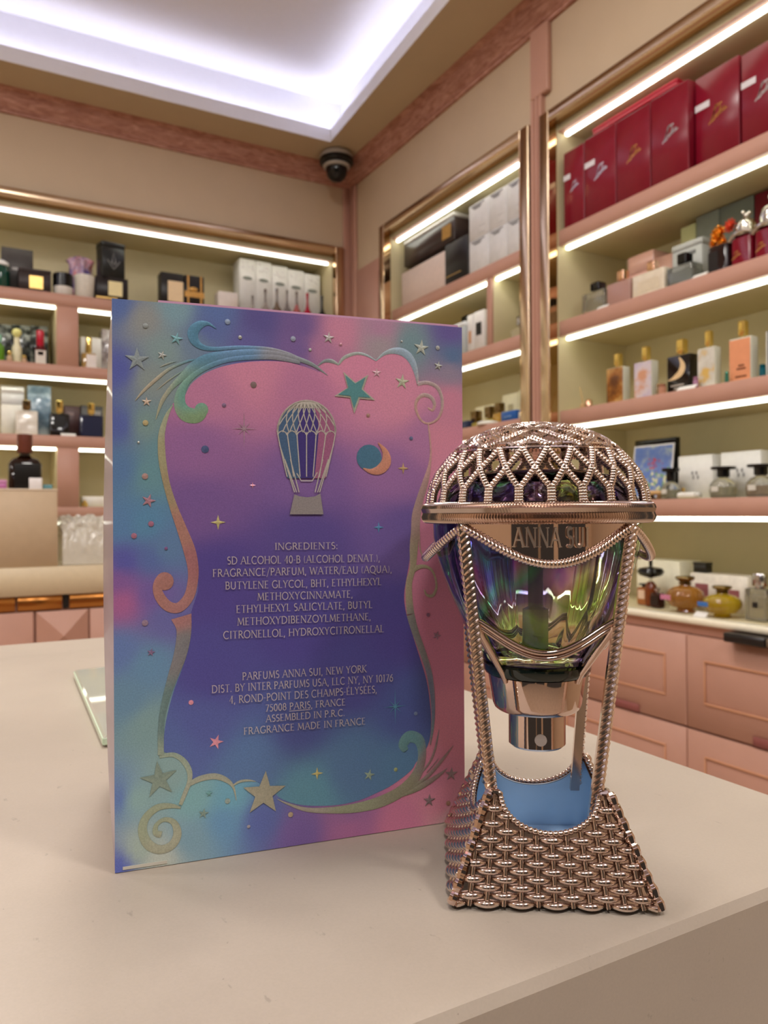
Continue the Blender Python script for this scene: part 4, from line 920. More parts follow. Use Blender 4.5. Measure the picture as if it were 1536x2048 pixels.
def price_tag(wall, label, x, yt, z, s):
    t, w_, h = place(wall, 'price_tag', label, 'price tag', x[0], x[1], yt, z, s, .012)
    MB().add([(-w_/2, -.006, 0), (w_/2, -.006, 0), (w_/2, .006, h), (-w_/2, .006, h), (-w_/2, -.004, 0), (w_/2, -.004, 0), (w_/2, .007, h), (-w_/2, .007, h)], [(0, 1, 2, 3), (7, 6, 5, 4), (0, 4, 5, 1), (1, 5, 6, 2), (2, 6, 7, 3), (3, 7, 4, 0)]).build('tag_card', M((238, 236, 232), .35), t, smooth=0)
    MB().box(-w_/2, w_/2, -.0035, .008, 0, .001).build('tag_foot', M((228, 226, 222), .35), t)
Z1, Z2, Z3, Z4 = ZSH
ZL = .8848
WHT, GRY, BLK = (236, 234, 228), (150, 152, 146), (26, 24, 26)

# ---------- right cabinet, top shelf: dark red gift boxes
RED = (128, 18, 40)
sil = mat('silver_foil', (225, 222, 224), .25, .8, noise=.05); gol = mat('copper_gold_foil', (226, 160, 92), .25, .8, noise=.05)
reds = [((1127, 1167.5), 297, .018, sil, True, 'dark red gift box with white sticker, leftmost of the red row'), ((1169, 1231), 263, .017, sil, True, 'dark red gift box with silver logo and white sticker, second of the red row'), ((1232.5, 1300), 225, .016, gol, False, 'dark red gift box with copper logo and no sticker'),
        ((1301.5, 1376), 180, .013, sil, False, 'dark red gift box standing forward of the others, silver logo, no sticker'), ((1390, 1478), 135, .032, gol, True, 'dark red gift box with copper logo and white sticker'), ((1482, 1572), 86, .032, sil, True, 'dark red gift box cut off by the right edge of the photo')]
for (x, yt, s, fo_, stk, lb_) in reds:
    t, w_, h = carton('R', lb_, x, yt, Z1, s, .10, RED, group='dark red gift boxes on the top right shelf', name='gift_box', rough=.28)
    scribble(t, w_, h, .10, fo_)
    if stk: MB().rr(w_*.34, .0006, .0002, [(h*.63, 0), (h*.70, 0)], cx=-w_*.33, cy=-.0506).build('sticker', M((222, 218, 222), .35), t)

fy0, fy1 = on(0, XR+.03, 1174, 262).y, on(0, XR+.05, 1354, 165).y
t = thing('flat_box', 'thin bright red flat box lying on top of the dark red gift boxes', 'box', (XR+.100, (fy0+fy1)/2, 2.1405), RR)
MB().box(-(fy0-fy1)/2, (fy0-fy1)/2, -.05, .04, 0, .010, .002).build('box_body', M((168, 18, 46), .35), t)
MB().box(-(fy0-fy1)/2-.001, (fy0-fy1)/2+.001, -.0515, .0415, .0102, .0165, .002).build('lid', M((176, 20, 50), .35), t)

# ---------- right cabinet, second shelf
g2 = 'assorted bottles and boxes on the second right shelf'
carton('R', 'grey carton at the back of the second right shelf, behind the flower-capped bottle', (1392, 1438), 425, Z2, .17, .06, (128, 132, 126))
carton('R', 'wide dull grey carton at the back, behind the silver-topped red bottles', (1440, 1506), 393, Z2, .17, .06, (112, 116, 110))
carton('R', 'pale yellow-green carton behind the grey box on the second right shelf', (1361, 1390.5), 452, Z2, .17, .05, (196, 196, 150), [('label_panel', .2, .8, .2, .5, (224, 222, 190))])
carton('R', 'dark red carton standing behind the silver-topped bottle at the right edge', (1509, 1580), 376, Z2, .17, .06, (104, 16, 34))
carton('R', 'light grey upright carton left of the dark flower-capped bottle', (1344, 1404), 484, Z2, .105, .045, (172, 174, 170), [('label_panel', .35, .8, .74, .80, (120, 122, 122))], lid=.12)
carton('R', 'shiny pink carton behind the cream square bottle', (1256, 1306), 508, Z2, .15, .07, (236, 186, 172), lid=.3, rough=.2)
carton('R', 'dusty pink low carton to the right of the shiny pink carton', (1308, 1344), 512, Z2, .15, .05, (206, 160, 144))
flat_bottle('R', 'squat clear bottle with black cap, first on the second right shelf', (1162, 1208), 564, 583, Z2, .05, .5, clearg, blackm, .36, juice=glass((214, 206, 176)))
flat_bottle('R', 'mauve frosted square bottle with gold cap beside the squat clear bottle', (1212, 1260), 540, 563, Z2, .05, .45, mat('mauve_frosted_glass', (186, 144, 132), .25, trans=.25), rosecap, .28)
flat_bottle('R', 'wide cream square bottle with gold cap in front of the pink cartons', (1263, 1328), 521, 543, Z2, .045, .4, mat('cream_frosted_glass', (232, 218, 196), .25, trans=.2, noise=.06), rosecap, .22, face=[('label_panel', M((214, 200, 176), .5), .2, .85, .3, .7)])
flat_bottle('R', 'clear cut-crystal bottle with black cap in front of the light grey carton', (1332, 1383), 505, 530, Z2, .045, .6, clearg, blackm, .36, juice=glass((196, 206, 200)), round_=.004)
price_tag('R', 'small white price tag in front of the squat clear bottle', (1191, 1212), 614, Z2, .014)
price_tag('R', 'white price tag lying at the foot of the light grey carton', (1382, 1410), 548, Z2, .014)
# dark amber bottle with gold flower cap
t, w_, d_, hb, h_ = flat_bottle('R', 'dark amber bottle topped with a golden orange flower', (1412, 1455), 476, 490, Z2, .040, .75, mat('dark_amber_glass', (40, 20, 18), .06, trans=.3), mat('orange_gold_metal', (240, 150, 40), .2, .9), .25, round_=.012, face=[('label_panel', M((24, 18, 16), .4), .1, .55, .08, .8)])
fl = MB()
fl_m = mat('orange_gold_metal', (240, 150, 40), .2, .9)
def flower(mb, c, R_, tilt, n, sx=1):
    for ring, (k_, r_) in enumerate(((n, 1), (n-2, .75), (n-5, .48))):
        for i in range(k_):
            a = i*2*pi/k_+ring*.3; u_ = Vector((cos(a), 0, sin(a))); el = .25+.45*ring
            dr_ = (u_*cos(el)+Vector((0, -1, 0))*sin(el)); p = Vector(c)
            mb.tube([p, p+dr_*R_*r_*.5, p+dr_*R_*r_*.85+Vector((0, -.1*R_, 0)), p+dr_*R_*r_], [R_*.05, R_*.13, R_*.12, R_*.03], 5)
flower(fl, (-.006, -.004, h_+.012), .021, 0, 13); flower(fl, (-.021, 0, h_-.002), .014, 0, 11); flower(fl, (.003, -.005, h_-.009), .014, 0, 11)
fl.build('flower_cap', fl_m, t)
f2 = MB(); flower(f2, (.020, .002, h_+.024), .017, 0, 11); f2.build('red_flower', mat('coral_red_metal', (226, 74, 44), .3, .6), t)
# dark red bottles with ornate silver tops
redglass = mat('dark_red_lacquered_glass', (124, 14, 36), .12, coat=.5, noise=.05)
orn = mat('ornate_silver', (214, 210, 200), .16, 1)
def crowned(label, x, yt, ysh, s, spike):
    t, w_, h = place('R', 'perfume_bottle', label, 'bottle', x[0], x[1], yt, Z2, s, .05)
    hb = on(0, XR+s, (x[0]+x[1])/2, ysh).z-Z2
    MB().rr(w_, .046, .012, [(0, .002), (.002, 0), (hb-.006, 0), (hb, .006)]).build('bottle_body', redglass, t)
    c = MB(); R_ = w_*.42; top = h-hb
    c.lathe([(R_*1.12, hb+.0004), (R_*1.15, hb+.006), (R_*.95, hb+.012), (R_*.98, hb+top*.35), (R_*.8, hb+top*.55), (R_*.35, hb+top*.66), (.001, hb+top*.68)], 20, mod=lambda th, z: 1+.07*cos(7*th+z*200))
    for i in range(9):
        a = i*2*pi/9; c.ball((R_*.8*cos(a), R_*.8*sin(a), hb+top*.30), R_*.24, 8, 6); c.ball((R_*.62*cos(a+.3), R_*.62*sin(a+.3), hb+top*.52), R_*.18, 8, 6)
    c.build('crown_cap', orn, t)
    f_ = MB()
    if spike: f_.lathe([(R_*.12, hb+top*.66), (R_*.2, hb+top*.72), (R_*.12, hb+top*.77), (R_*.3, hb+top*.86), (R_*.22, hb+top*.95), (.0005, h)], 10)
    else: f_.ball((0, 0, hb+top*.78), R_*.3, 10, 8); f_.ball((R_*.32, 0, hb+top*.84), R_*.2, 8, 6); f_.ball((-R_*.2, -R_*.2, hb+top*.9), R_*.2, 8, 6)
    f_.build('finial', orn, t)
    brim = MB(); brim.tube([(-w_*.56, -.020, hb-.006), (-w_*.3, -.0255, hb+.002), (0, -.0265, hb+.007), (w_*.3, -.0255, hb+.006), (w_*.5, -.022, hb+.003)], [.003, .0042, .0042, .004, .003], 7); brim.build('silver_swag', orn, t)
    scribble(t, w_, hb, .046, gol, .3, .4, .3)
crowned('dark red bottle with rounded ornate silver top, right of the flower-capped bottle', (1457, 1500), 415, 470, .040, False)
crowned('dark red bottle with tall spiked silver top at the right edge', (1504, 1552), 380, 452, .036, True)

# ---------- right cabinet, third shelf: flat bottles with gold caps
def vert_noise(name, a, b, c, scale=22):
    m = bpy.data.materials.new(name); m.use_nodes = True; N = m.node_tree.nodes; L = m.node_tree.links; q = N['Principled BSDF']; q.inputs['Roughness'].default_value = .15
    tc = N.new('ShaderNodeTexCoord'); nt = N.new('ShaderNodeTexNoise'); nt.inputs['Scale'].default_value = scale; nt.inputs['Detail'].default_value = 3; cr = N.new('ShaderNodeValToRGB')
    e = cr.color_ramp.elements; e[0].position = .36; e[0].color = (*lin(a), 1); e[1].position = .66; e[1].color = (*lin(b), 1); x = e.new(.5); x.color = (*lin(c), 1)
    L.new(tc.outputs['Object'], nt.inputs['Vector']); L.new(nt.outputs[0], cr.inputs[0]); L.new(cr.outputs[0], q.inputs['Base Color']); return m
milk = mat('milky_glass', (232, 230, 214), .12, trans=.3)
gcap = 'gold-capped flat bottles on the third right shelf'
fb = lambda label, x, yt, yc, body, face, **k: flat_bottle('R', label, x, yt, yc, Z3, k.pop('s', .05), .45, body, goldcap, .30, gcap, face=face, round_=.003)
fb('flat bottle with brown marbled front and gold cap, first of the gold-capped row', (1213, 1246), 707, 735, milk, [('print_panel', vert_noise('brown_marble', (96, 52, 16), (206, 164, 96), (150, 92, 34)), .02, .98, .02, .98)])
fb('flat bottle with lilac and peach marbled front and gold cap', (1268, 1303), 693, 723, milk, [('print_panel', vert_noise('lilac_marble', (206, 150, 120), (186, 170, 200), (208, 196, 204)), .02, .98, .02, .98)])
t = fb('black flat bottle with pale crescent print and gold cap', (1333, 1379), 678, 710, mat('black_glass', (22, 18, 16), .1, coat=.3), [])[0]
w_, hb = abs(on(0, XR+.05, 1333, 678).y-on(0, XR+.05, 1379, 678).y), on(0, XR+.05, 1356, 710).z-Z3
cm_ = MB(); P_ = catmull([(.05, .93, .04), (.16, .80, .14), (.20, .66, .24), (.10, .52, .24), (-.10, .44, .18), (-.30, .39, .07), (-.46, .38, .02)], 5); L_, R_ = stroke2([(p[0]*w_, p[1]*hb) for p in P_], [p[2]*w_ for p in P_]); k = len(P_); yy = -w_*.45/2-.0005
cm_.add([(p[0], yy, p[1]) for p in L_]+[(p[0], yy, p[1]) for p in R_], [(i, k+i, k+i+1, i+1) for i in range(k-1)]); cm_.build('crescent_print', mat('pale_gold_print', (226, 196, 150), .4, noise=.08), t, smooth=0)
tb = MB()
for q, (u0, u1, v) in enumerate(((-.32, .25, .20), (-.18, .12, .12))): tb.box(w_*u0, w_*u1, yy, yy+.0003, hb*v, hb*(v+.035))
tb.build('label_lines', M((188, 180, 170), .4), t)
fb('clear flat bottle with gold flecked print, right of the black one', (1394, 1430), 661, 695, milk, [('print_panel', vert_noise('gold_flecks', (214, 176, 96), (222, 218, 206), (204, 200, 190), 34), .04, .96, .03, .97)])
t = fb('peach orange flat bottle with white edges and gold cap', (1457, 1502), 641, 675, milk, [('print_panel', M((226, 152, 112), .3), .04, .96, .02, .96)])[0]
w_ = abs(on(0, XR+.05, 1457, 641).y-on(0, XR+.05, 1502, 641).y); hb = on(0, XR+.05, 1480, 675).z-Z3; tb = MB()
for u0, u1, v in ((-.06, .20, .36), (-.14, .26, .29), (-.2, .3, .12)): tb.box(w_*u0, w_*u1, -w_*.225-.0012, -w_*.225-.0009, hb*v, hb*(v+.04))
tb.build('label_lines', M((120, 66, 44), .4), t)
carton('R', 'black carton with white edge at the right end of the gold-capped row', (1533, 1580), 657, Z3, .06, .05, (24, 22, 24), [('label_panel', .0, .05, .02, .98, (220, 220, 216))])
def vial(label, x, yt, s, col, z=Z3):
    turned('R', label, x, yt, z, s, [('vial_body', mat('tint_%d_%d_%d' % col, col, .15, trans=.25), [(.9, 0), (1, .02), (1, .72), (.6, .76)]), ('cap', mat('cap_%d_%d_%d' % col, col, .2, .6), [(.85, .765), (.9, .78), (.9, .97), (.7, 1)])], None, 'vial', 'perfume_vial', 16)
vial('small rose gold vial between the lilac bottle and the black bottle', (1319, 1331), 768, .035, (206, 150, 124))
vial('thin brass vial just left of the rose gold vial', (1313, 1318), 768, .05, (150, 120, 80))
vial('small lilac vial right of the black crescent bottle', (1387, 1396), 754, .035, (196, 146, 184))
vial('small green vial left of the peach orange bottle', (1450, 1457), 744, .035, (60, 130, 112))
vial('small teal blue vial right of the peach orange bottle', (1519, 1531), 729, .035, (24, 110, 130))
price_tag('R', 'white price tag in front of the black crescent bottle', (1352, 1388), 779, Z3, .014)
t, w_, h_ = place('R', 'loose_cap', 'small loose gold cap alone at the left end of the gold-capped row', 'bottle', 1172, 1183, 808, Z3, .03, .02, None, True)  # a loose gold cap, modelled like a tiny bottle
MB().lathe([(.0085, 0), (.0095, .001), (.0095, .016), (.008, .018)], 20).build('bottle_body', rosecap, t); MB().lathe([(.0065, .0182), (.0065, .021), (.004, .022)], 16).build('spray_button', mat('amber_cap_tip', (206, 150, 80), .3, .4), t)
t, w_, h_ = place('R', 'tester_stick', 'thin wooden tester stick leaning in the left corner of the third right shelf', 'stick', 1153, 1166, 775, Z3, .035, .02, None, True)
MB().tube([(.014, 0, .001), (.006, .003, .03), (-.006, .006, .062)], [.0016, .0016, .0012], 6).build('stick', M((190, 156, 96), .5), t)
MB().lathe([(.010, 0), (.011, .002), (.009, .012), (.006, .014)], 16, cx=.016).build('stick_holder', M((196, 160, 110), .4), t)

# ---------- right cabinet, fourth shelf
t, w_, h_ = place('R', 'picture_card', 'blue card with blurred flower picture leaning on a black framed board', 'picture', 1258, 1338, 889, Z4, .09, .01)
def pic():
    m = bpy.data.materials.new('flower_picture'); m.use_nodes = True; N = m.node_tree.nodes; L = m.node_tree.links; q = N['Principled BSDF']; q.inputs['Roughness'].default_value = .3
    tc = N.new('ShaderNodeTexCoord'); nt = N.new('ShaderNodeTexNoise'); nt.inputs['Scale'].default_value = 42; nt.inputs['Detail'].default_value = 3; cr = N.new('ShaderNodeValToRGB'); e = cr.color_ramp.elements
    e[0].position = .3; e[0].color = (*lin((88, 118, 190)), 1); e[1].position = .75; e[1].color = (*lin((176, 190, 170)), 1); x = e.new(.5); x.color = (*lin((104, 128, 190)), 1)
    L.new(tc.outputs['Object'], nt.inputs['Vector']); L.new(nt.outputs[0], cr.inputs[0]); L.new(cr.outputs[0], q.inputs['Base Color']); return m
tl = .12
def leaned(mb): mb.v = [(x, y+z*tl, z) for x, y, z in mb.v]; return mb
leaned(MB().box(-w_/2, w_/2, -.002, 0, .006, h_)).build('white_mount', M((222, 222, 226), .3), t)
leaned(MB().box(-w_/2*.93, w_/2*.93, -.0026, -.0021, .010, h_*.97)).build('picture', pic(), t)
random.seed(5)
for nm, col, k_, cx0_, cz0_, sx_, sz_ in (('green_leaves', (120, 160, 130), 26, .02, .36, .40, .22), ('pale_blooms', (214, 214, 176), 30, .06, .36, .34, .17), ('violet_blooms', (130, 104, 160), 12, .12, .62, .28, .12), ('red_blooms', (184, 70, 84), 9, -.04, .66, .16, .09)):
    bl = MB()
    for i in range(k_):
        cx_ = w_*(cx0_+random.uniform(-1, 1)*sx_); cz_ = h_*(cz0_+random.uniform(-1, 1)*sz_); q = w_*random.uniform(.018, .042)
        bl.add([(cx_+q*cos(g*pi/4)*random.uniform(.7, 1.1), -.0028-i*.00001, cz_+q*sin(g*pi/4)) for g in range(8)], [tuple(range(8))])
    leaned(bl).build(nm, M(col, .5), t, smooth=0)
t, w_, h_ = place('R', 'framed_board', 'black framed board standing behind the blue flower card', 'frame', 1270, 1352, 878, Z4, .125, .016)
fr = MB(); b = w_*.1
for q in ((-w_/2, w_/2, 0, b), (-w_/2, w_/2, h_-b, h_), (-w_/2, -w_/2+b, b, h_-b), (w_/2-b, w_/2, b, h_-b)): fr.box(q[0], q[1], -.008, .008, q[2], q[3], .001)
fr.build('frame', blackm, t); MB().box(-w_/2+b, w_/2-b, .002, .006, b, h_-b).build('backing', M((40, 44, 60), .4), t)
def letters_box(label, x, yt, s):
    t, w_, h = carton('R', label, x, yt, Z4, s, .06, (226, 226, 224), group='white cartons on the fourth right shelf')
    mb = MB()
    for u, v, a in ((-.10, .60, .1), (.02, .60, -.1), (-.07, .50, .0), (.06, .50, .2)):
        mb.box(w_*u, w_*u+w_*.018, -.0306, -.0302, h*v-h*.05, h*v+h*.04); mb.box(w_*(u+.03), w_*(u+.03)+w_*.018, -.0306, -.0302, h*v-h*.05, h*v+h*.04); mb.box(w_*u, w_*(u+.05), -.0306, -.0302, h*v-.001, h*v+.001)
    mb.build('grey_monogram', M((150, 150, 150), .4), t)
letters_box('white carton with grey monogram, nearer the picture card', (1356, 1425), 911, .10)
letters_box('white carton with grey monogram at the right edge, larger', (1441, 1522), 903, .10)
def brimmed(label, x, cx_, yt, ycap, ybrim, s, jc):
    t, w_, h = place('R', 'perfume_bottle', label, 'bottle', x[0], x[1], yt, Z4+.0, s, .03, 'clear bottles with black flared caps on the fourth right shelf', True)
    hb = on(0, XR+s, (x[0]+x[1])/2, ycap).z-Z4; R_ = w_/2
    MB().lathe([(R_*.86, 0), (R_*.95, .002), (R_, hb*.35), (R_*.96, hb*.66), (R_*.72, hb*.86), (R_*.36, hb*.97), (R_*.34, hb)], 28).build('bottle_body', clearg, t)
    MB().lathe([(R_*.80, .004), (R_*.9, .006), (R_*.93, hb*.35), (R_*.91, hb*.52)], 24).build('perfume', glass(jc, .6), t)
    MB().lathe([(R_*.40, hb+.0003), (R_*.46, hb+.002), (R_*.46, hb+(h-hb)*.68), (R_*.85, hb+(h-hb)*.74), (R_*.9, hb+(h-hb)*.82), (R_*.9, h), (R_*.3, h)], 28).build('cap', blackm, t)
    MB().box(-R_*.3, R_*.3, -R_-.0012, -R_*.98, hb*.3, hb*.55).build('label_panel', M((216, 214, 204), .4), t)
brimmed('clear bottle with black flared cap in front of the blue card', (1326, 1357), 0, 937, 963, 0, .055, (206, 196, 150))
brimmed('clear bottle with black flared cap between the white cartons', (1424, 1470), 0, 934, 955, 0, .050, (214, 206, 170))
brimmed('clear bottle with black flared cap at the right edge', (1496, 1548), 0, 929, 951, 0, .050, (206, 176, 140))
t, w_, h_ = place('R', 'spray_tube', 'white capped tube lying in front of the first white carton', 'tube', 1354, 1397, 998, Z4, .028, .014)
mb = MB(); mb.lathe([(.0068, -w_/2), (.0075, -w_/2+.002), (.0075, w_/2*.55), (.005, w_/2*.6)], 18); mb.v = [(z, x, y+.0077) for x, y, z in mb.v]; mb.build('tube_body', M((232, 232, 226), .25), t)
mb = MB(); mb.lathe([(.0050, w_/2*.61), (.0066, w_/2*.63), (.0066, w_/2), (.005, w_/2+.001)], 18); mb.v = [(z, x, y+.0077) for x, y, z in mb.v]; mb.build('tube_cap', M((206, 206, 200), .3), t)
t, w_, h_ = place('R', 'wooden_stand', 'small pale wooden stand under the blue flower card', 'stand', 1284, 1322, 985, Z4, .04, .03)
MB().box(-w_/2, w_/2, -.015, .015, .012, .022, .003).build('stand_top', M((206, 168, 118), .5), t)
for q in (-1, 1): MB().box(q*w_*.32-.006, q*w_*.32+.006, -.012, .012, 0, .0118, .001).build('stand_foot', M((120, 84, 50), .5), t)
flat_bottle('R', 'little gold-tinted flask between the first flared-cap bottle and the white tube', (1357, 1369), 976, 984, Z4, .06, .7, mat('gold_flask', (206, 168, 96), .2, .6), goldcap, .5, round_=.003)

# ---------- right ledge, lowest row
carton('R', 'plain cream carton behind the black disc-topped bottle', (1273, 1360), 1121, ZL, .11, .08, (240, 236, 214))
mcol = M((214, 204, 190), .5, noise=.12, nscale=70)
t, w_, h_ = carton('R', 'textured white display carton with maroon panels behind the ribbed bottles', (1380, 1496), 1150, ZL, .10, .06, (224, 216, 204), noise=.12, nscale=60)
for u0, u1, v0, v1 in ((.10, .33, .30, .72), (.56, .86, .20, .62)): MB().box(-w_/2+w_*u0, -w_/2+w_*u1, -.0312, -.0302, h_*v0, h_*v1).build('maroon_panel', M((150, 88, 92), .45, noise=.08), t)
t2 = thing('small_box', 'small black box sitting on top of the textured white display carton', 'box', (XR+.13, on(0, XR+.12, 1400, 1140).y, ZL+h_+.0012), RR)
MB().box(-.018, .018, -.012, .012, 0, .017, .001).build('box_body', M((36, 32, 26), .35), t2); MB().box(-.0188, .0188, -.0128, .0128, .0172, .024, .001).build('lid', M((44, 40, 32), .35), t2)
turned('R', 'amber bottle with a black disc stopper, beside the cream carton', (1281, 1322), 1114, ZL, .05, [('bottle_body', mat('amber_glass', (150, 74, 30), .05, trans=.5), [(.34, 0), (.44, .02), (.44, .42), (.20, .50)]), ('neck', clearg, [(.14, .505), (.14, .57)]), ('disc_stopper', blackm, [(.2, .575), (.85, .63), (1, .70), (.85, .77), (.2, .80)]), ('stopper_pin', blackm, [(.13, .805), (.13, 1)])])
flat_bottle('R', 'little amber bottle with dark cap, leftmost on the acrylic ledge', (1272, 1293), 1167, 1175, ZL, .05, .8, mat('light_amber_glass', (206, 132, 74), .06, trans=.5), blackm, .7, face=[('label_panel', M((226, 196, 170), .4), .2, .8, .35, .85)])
flat_bottle('R', 'dark brown little bottle right of the little amber bottle', (1299, 1318), 1176, 1186, ZL, .03, .8, mat('brown_glass', (66, 30, 18), .06, trans=.4), silvercap, .4, face=[('label_panel', M((36, 20, 14), .4), .1, .9, .2, .8)])
rib = lambda th, z: 1+.035*abs(sin(8*th))-.02
rb_ = [(.36, 0), (.46, .02), (.40, .10), (.74, .16), (.97, .32), (1, .44), (.90, .58), (.62, .68), (.30, .73), (.28, .76)]
def melon(label, x, yt, s, body, lab):
    t, w_, h = turned('R', label, x, yt, ZL, s, [('bottle_body', body, rb_), ('stopper', darkbrass, [(.30, .765), (.36, .79), (.28, .84), (.46, .90), (.52, .95), (.46, .985), (.2, 1)])], 'ribbed round bottles on the acrylic ledge', n=64, mod=rib)
    MB().rr(w_*.34, .0012, .0004, [(h*.34, .0004), (h*.36, 0), (h*.46, 0), (h*.48, .0004)], cx=-w_*.24, cy=-w_*.49).build('label_panel', M(lab, .4), t)
melon('ribbed round amber bottle with domed brass stopper and pink label', (1340, 1401), 1152, .035, mat('ribbed_amber_glass', (190, 132, 60), .04, trans=.6), (206, 130, 160))
melon('ribbed round yellow bottle with brass stopper and blue label', (1413, 1477), 1171, .030, mat('ribbed_yellow_glass', (206, 176, 40), .04, trans=.6), (60, 116, 190))
flat_bottle('R', 'clear tall bottle with silver dome cap at the right end of the ledge', (1487, 1532), 1148, 1178, ZL, .03, .7, clearg, silvercap, .62, juice=glass((226, 214, 176)), face=[('label_panel', M((30, 28, 28), .4), .40, .62, .42, .58)], shape='round')
flat_bottle('R', 'amber-filled bottle cut off by the right edge, beside the dome-capped one', (1536, 1580), 1150, 1180, ZL, .04, .6, mat('light_amber_glass', (206, 132, 74), .06, trans=.5), silvercap, .5)
price_tag('R', 'crumpled white tag at the foot of the yellow ribbed bottle', (1386, 1410), 1228, ZL, -.012)

# ---------- first right cabinet (left of the pilaster)
gw = 'stacked white cartons in the cabinet left of the pilaster'
xs_ = [(938, 976.5), (977.5, 1013), (1014, 1050)]
def topline(x): return 415+(x-937)/(1055-937)*(349-415)
def midline(x): return 489+(x-937)/(1055-937)*(433-489)
zt = on(0, XR+.04, 995, topline(995)).z; zm = Z1+(zt-Z1)*.5
for r_, (zb, zz) in enumerate(((Z1, zm-.0006), (zm, zt))):
    for c_, xx in enumerate(xs_):
        a_, b_ = on(0, XR+.035, xx[0], 420).y, on(0, XR+.035, xx[1], 420).y; w_ = a_-b_; h_ = zz-zb
        t = thing('carton', 'white carton with small grey print, %s row of the white stack, %s' % (('bottom', 'top')[r_], ('left end', 'middle', 'right end')[c_]), 'box', (XR+.035+.09, (a_+b_)/2, zb+.0004), RR, gw)
        MB().box(-w_/2+.0004, w_/2-.0004, -.09, .09, 0, h_-.0006, .001).build('box_body', M((226, 226, 228), .45), t)
        pr = MB()
        for q, (u0, u1, v) in enumerate(((-.40, .30, .93), (-.30, .16, .88), (-.22, .10, .84))): pr.box(w_*u0, w_*u1, -.0905, -.0901, h_*v, h_*(v+.028))
        if r_: pr.box(w_*.05, w_*.34, -.0905, -.0901, h_*.30, h_*.305); pr.box(w_*.05, w_*.34, -.0905, -.0901, h_*.10, h_*.105)
        pr.build('printed_text', M((120, 120, 124), .5), t)
carton('R', 'pale pinkish carton standing at the front of the cabinet left of the pilaster', (803, 889), 525, Z1, .035, .10, (226, 206, 196))
carton('R', 'tall black carton with gold line between the pale carton and the white stack', (890, 936), 480, Z1, .035, .10, (24, 22, 24), [('gold_line', .04, .70, .24, .255, (226, 190, 120))])
zp = on(0, XR+.035, 846, 525).z; zq = on(0, XR+.05, 850, 452).z
y0_, y1_ = on(0, XR+.04, 806, 500).y, on(0, XR+.04, 906, 450).y
t = thing('carton', 'long dark brown carton with gold label lying on top of the pale pinkish carton', 'box', (XR+.095, (y0_+y1_)/2, max(zp, Z1+.16)+.003), RR)
zb_ = t.location.z; w_ = y0_-y1_; h_ = max(.05, min(2.165, zq)-zb_)
MB().box(-w_/2, w_/2, -.05, .05, 0, h_*.84, .001).build('box_body', M((58, 44, 42), .3), t); MB().box(-w_/2-.001, w_/2+.001, -.051, .051, h_*.845, h_, .001).build('lid', M((190, 186, 180), .25), t)
MB().box(w_*.28, w_*.44, -.0512, -.0501, h_*.18, h_*.66).build('gold_label', mat('gold_foil_label', (226, 186, 110), .28, .7, noise=.1), t)
# lower left compartment
carton('R', 'white carton with black window beside the compartment divider', (947, 968), 622, Z2, .05, .08, (226, 222, 222), [('window_panel', .25, .75, .42, .72, (24, 24, 26))])
carton('R', 'white carton with small tan mark left of the windowed carton', (934, 946), 630, Z2, .055, .08, (224, 220, 220), [('label_panel', .3, .7, .3, .6, (200, 150, 110))])
carton('R', 'black carton behind the white-lidded carton left of the divider', (922, 934), 632, Z2, .14, .06, (22, 24, 24))
carton('R', 'silver-grey carton with white lid behind the gift box corner', (898, 930), 648, Z2, .05, .07, (176, 182, 184), lid=.12, lidcol=(232, 236, 240))
# lower right compartment
flat_bottle('R', 'small clear bottle with silver cap alone in the lit compartment left of the pilaster', (1020, 1048), 631, 655, Z2, .03, .5, glass((232, 222, 186), .6), silvercap, .34)
# third shelf
for k_, (xx, yt_) in enumerate(((( 950, 1003), 810), ((1004, 1036), 788), ((1037, 1062), 778))):
    carton('R', ('long cream carton at the back left of the blue carton', 'cream carton at the back, directly behind the blue carton', 'cream carton at the back right end beside the gold frame')[k_], xx, yt_, Z3, .17, .07, (240, 234, 204), [('label_panel', .4, .7, .4, .7, (196, 186, 150))], group='cream cartons at the back of the third shelf')
carton('R', 'bright blue carton with pale script on the third shelf left of the pilaster', (1002, 1032), 822, Z3, .05, .05, (24, 84, 160), [('script_label', .2, .7, .5, .56, (150, 180, 220))])
carton('R', 'pale beige carton right of the bright blue carton', (1034, 1060), 822, Z3, .06, .05, (226, 208, 180))
flat_bottle('R', 'gold-tinted bottle with brown cap left of the bright blue carton', (984, 1001), 806, 826, Z3, .07, .6, mat('gold_tint_glass', (206, 160, 70), .08, trans=.4), darkbrass, .6)
flat_bottle('R', 'yellow bottle with brown cap in the middle of the third shelf', (963, 983), 813, 838, Z3, .07, .6, mat('yellow_glass', (214, 190, 90), .06, trans=.5), darkbrass, .6)
flat_bottle('R', 'clear yellow bottle with grey cap right of the navy carton', (937, 953), 822, 846, Z3, .06, .7, mat('yellow_glass', (214, 190, 90), .06, trans=.5), darkbrass, .7)
carton('R', 'navy blue little carton beside the edge of the gift box', (922, 936), 842, Z3, .045, .05, (26, 38, 74), [('label_panel', .3, .7, .3, .6, (70, 80, 110))])
turned('R', 'white dome-shaped jar in front of the yellow bottle', (963, 990), 842, Z3, .035, [('jar_body', M((240, 238, 226), .2), [(.9, 0), (1, .1), (1, .45)]), ('domed_lid', M((244, 244, 236), .15), [(1, .46), (.95, .7), (.6, .93), (.05, 1)])], None, 'jar', 'cosmetic_jar')

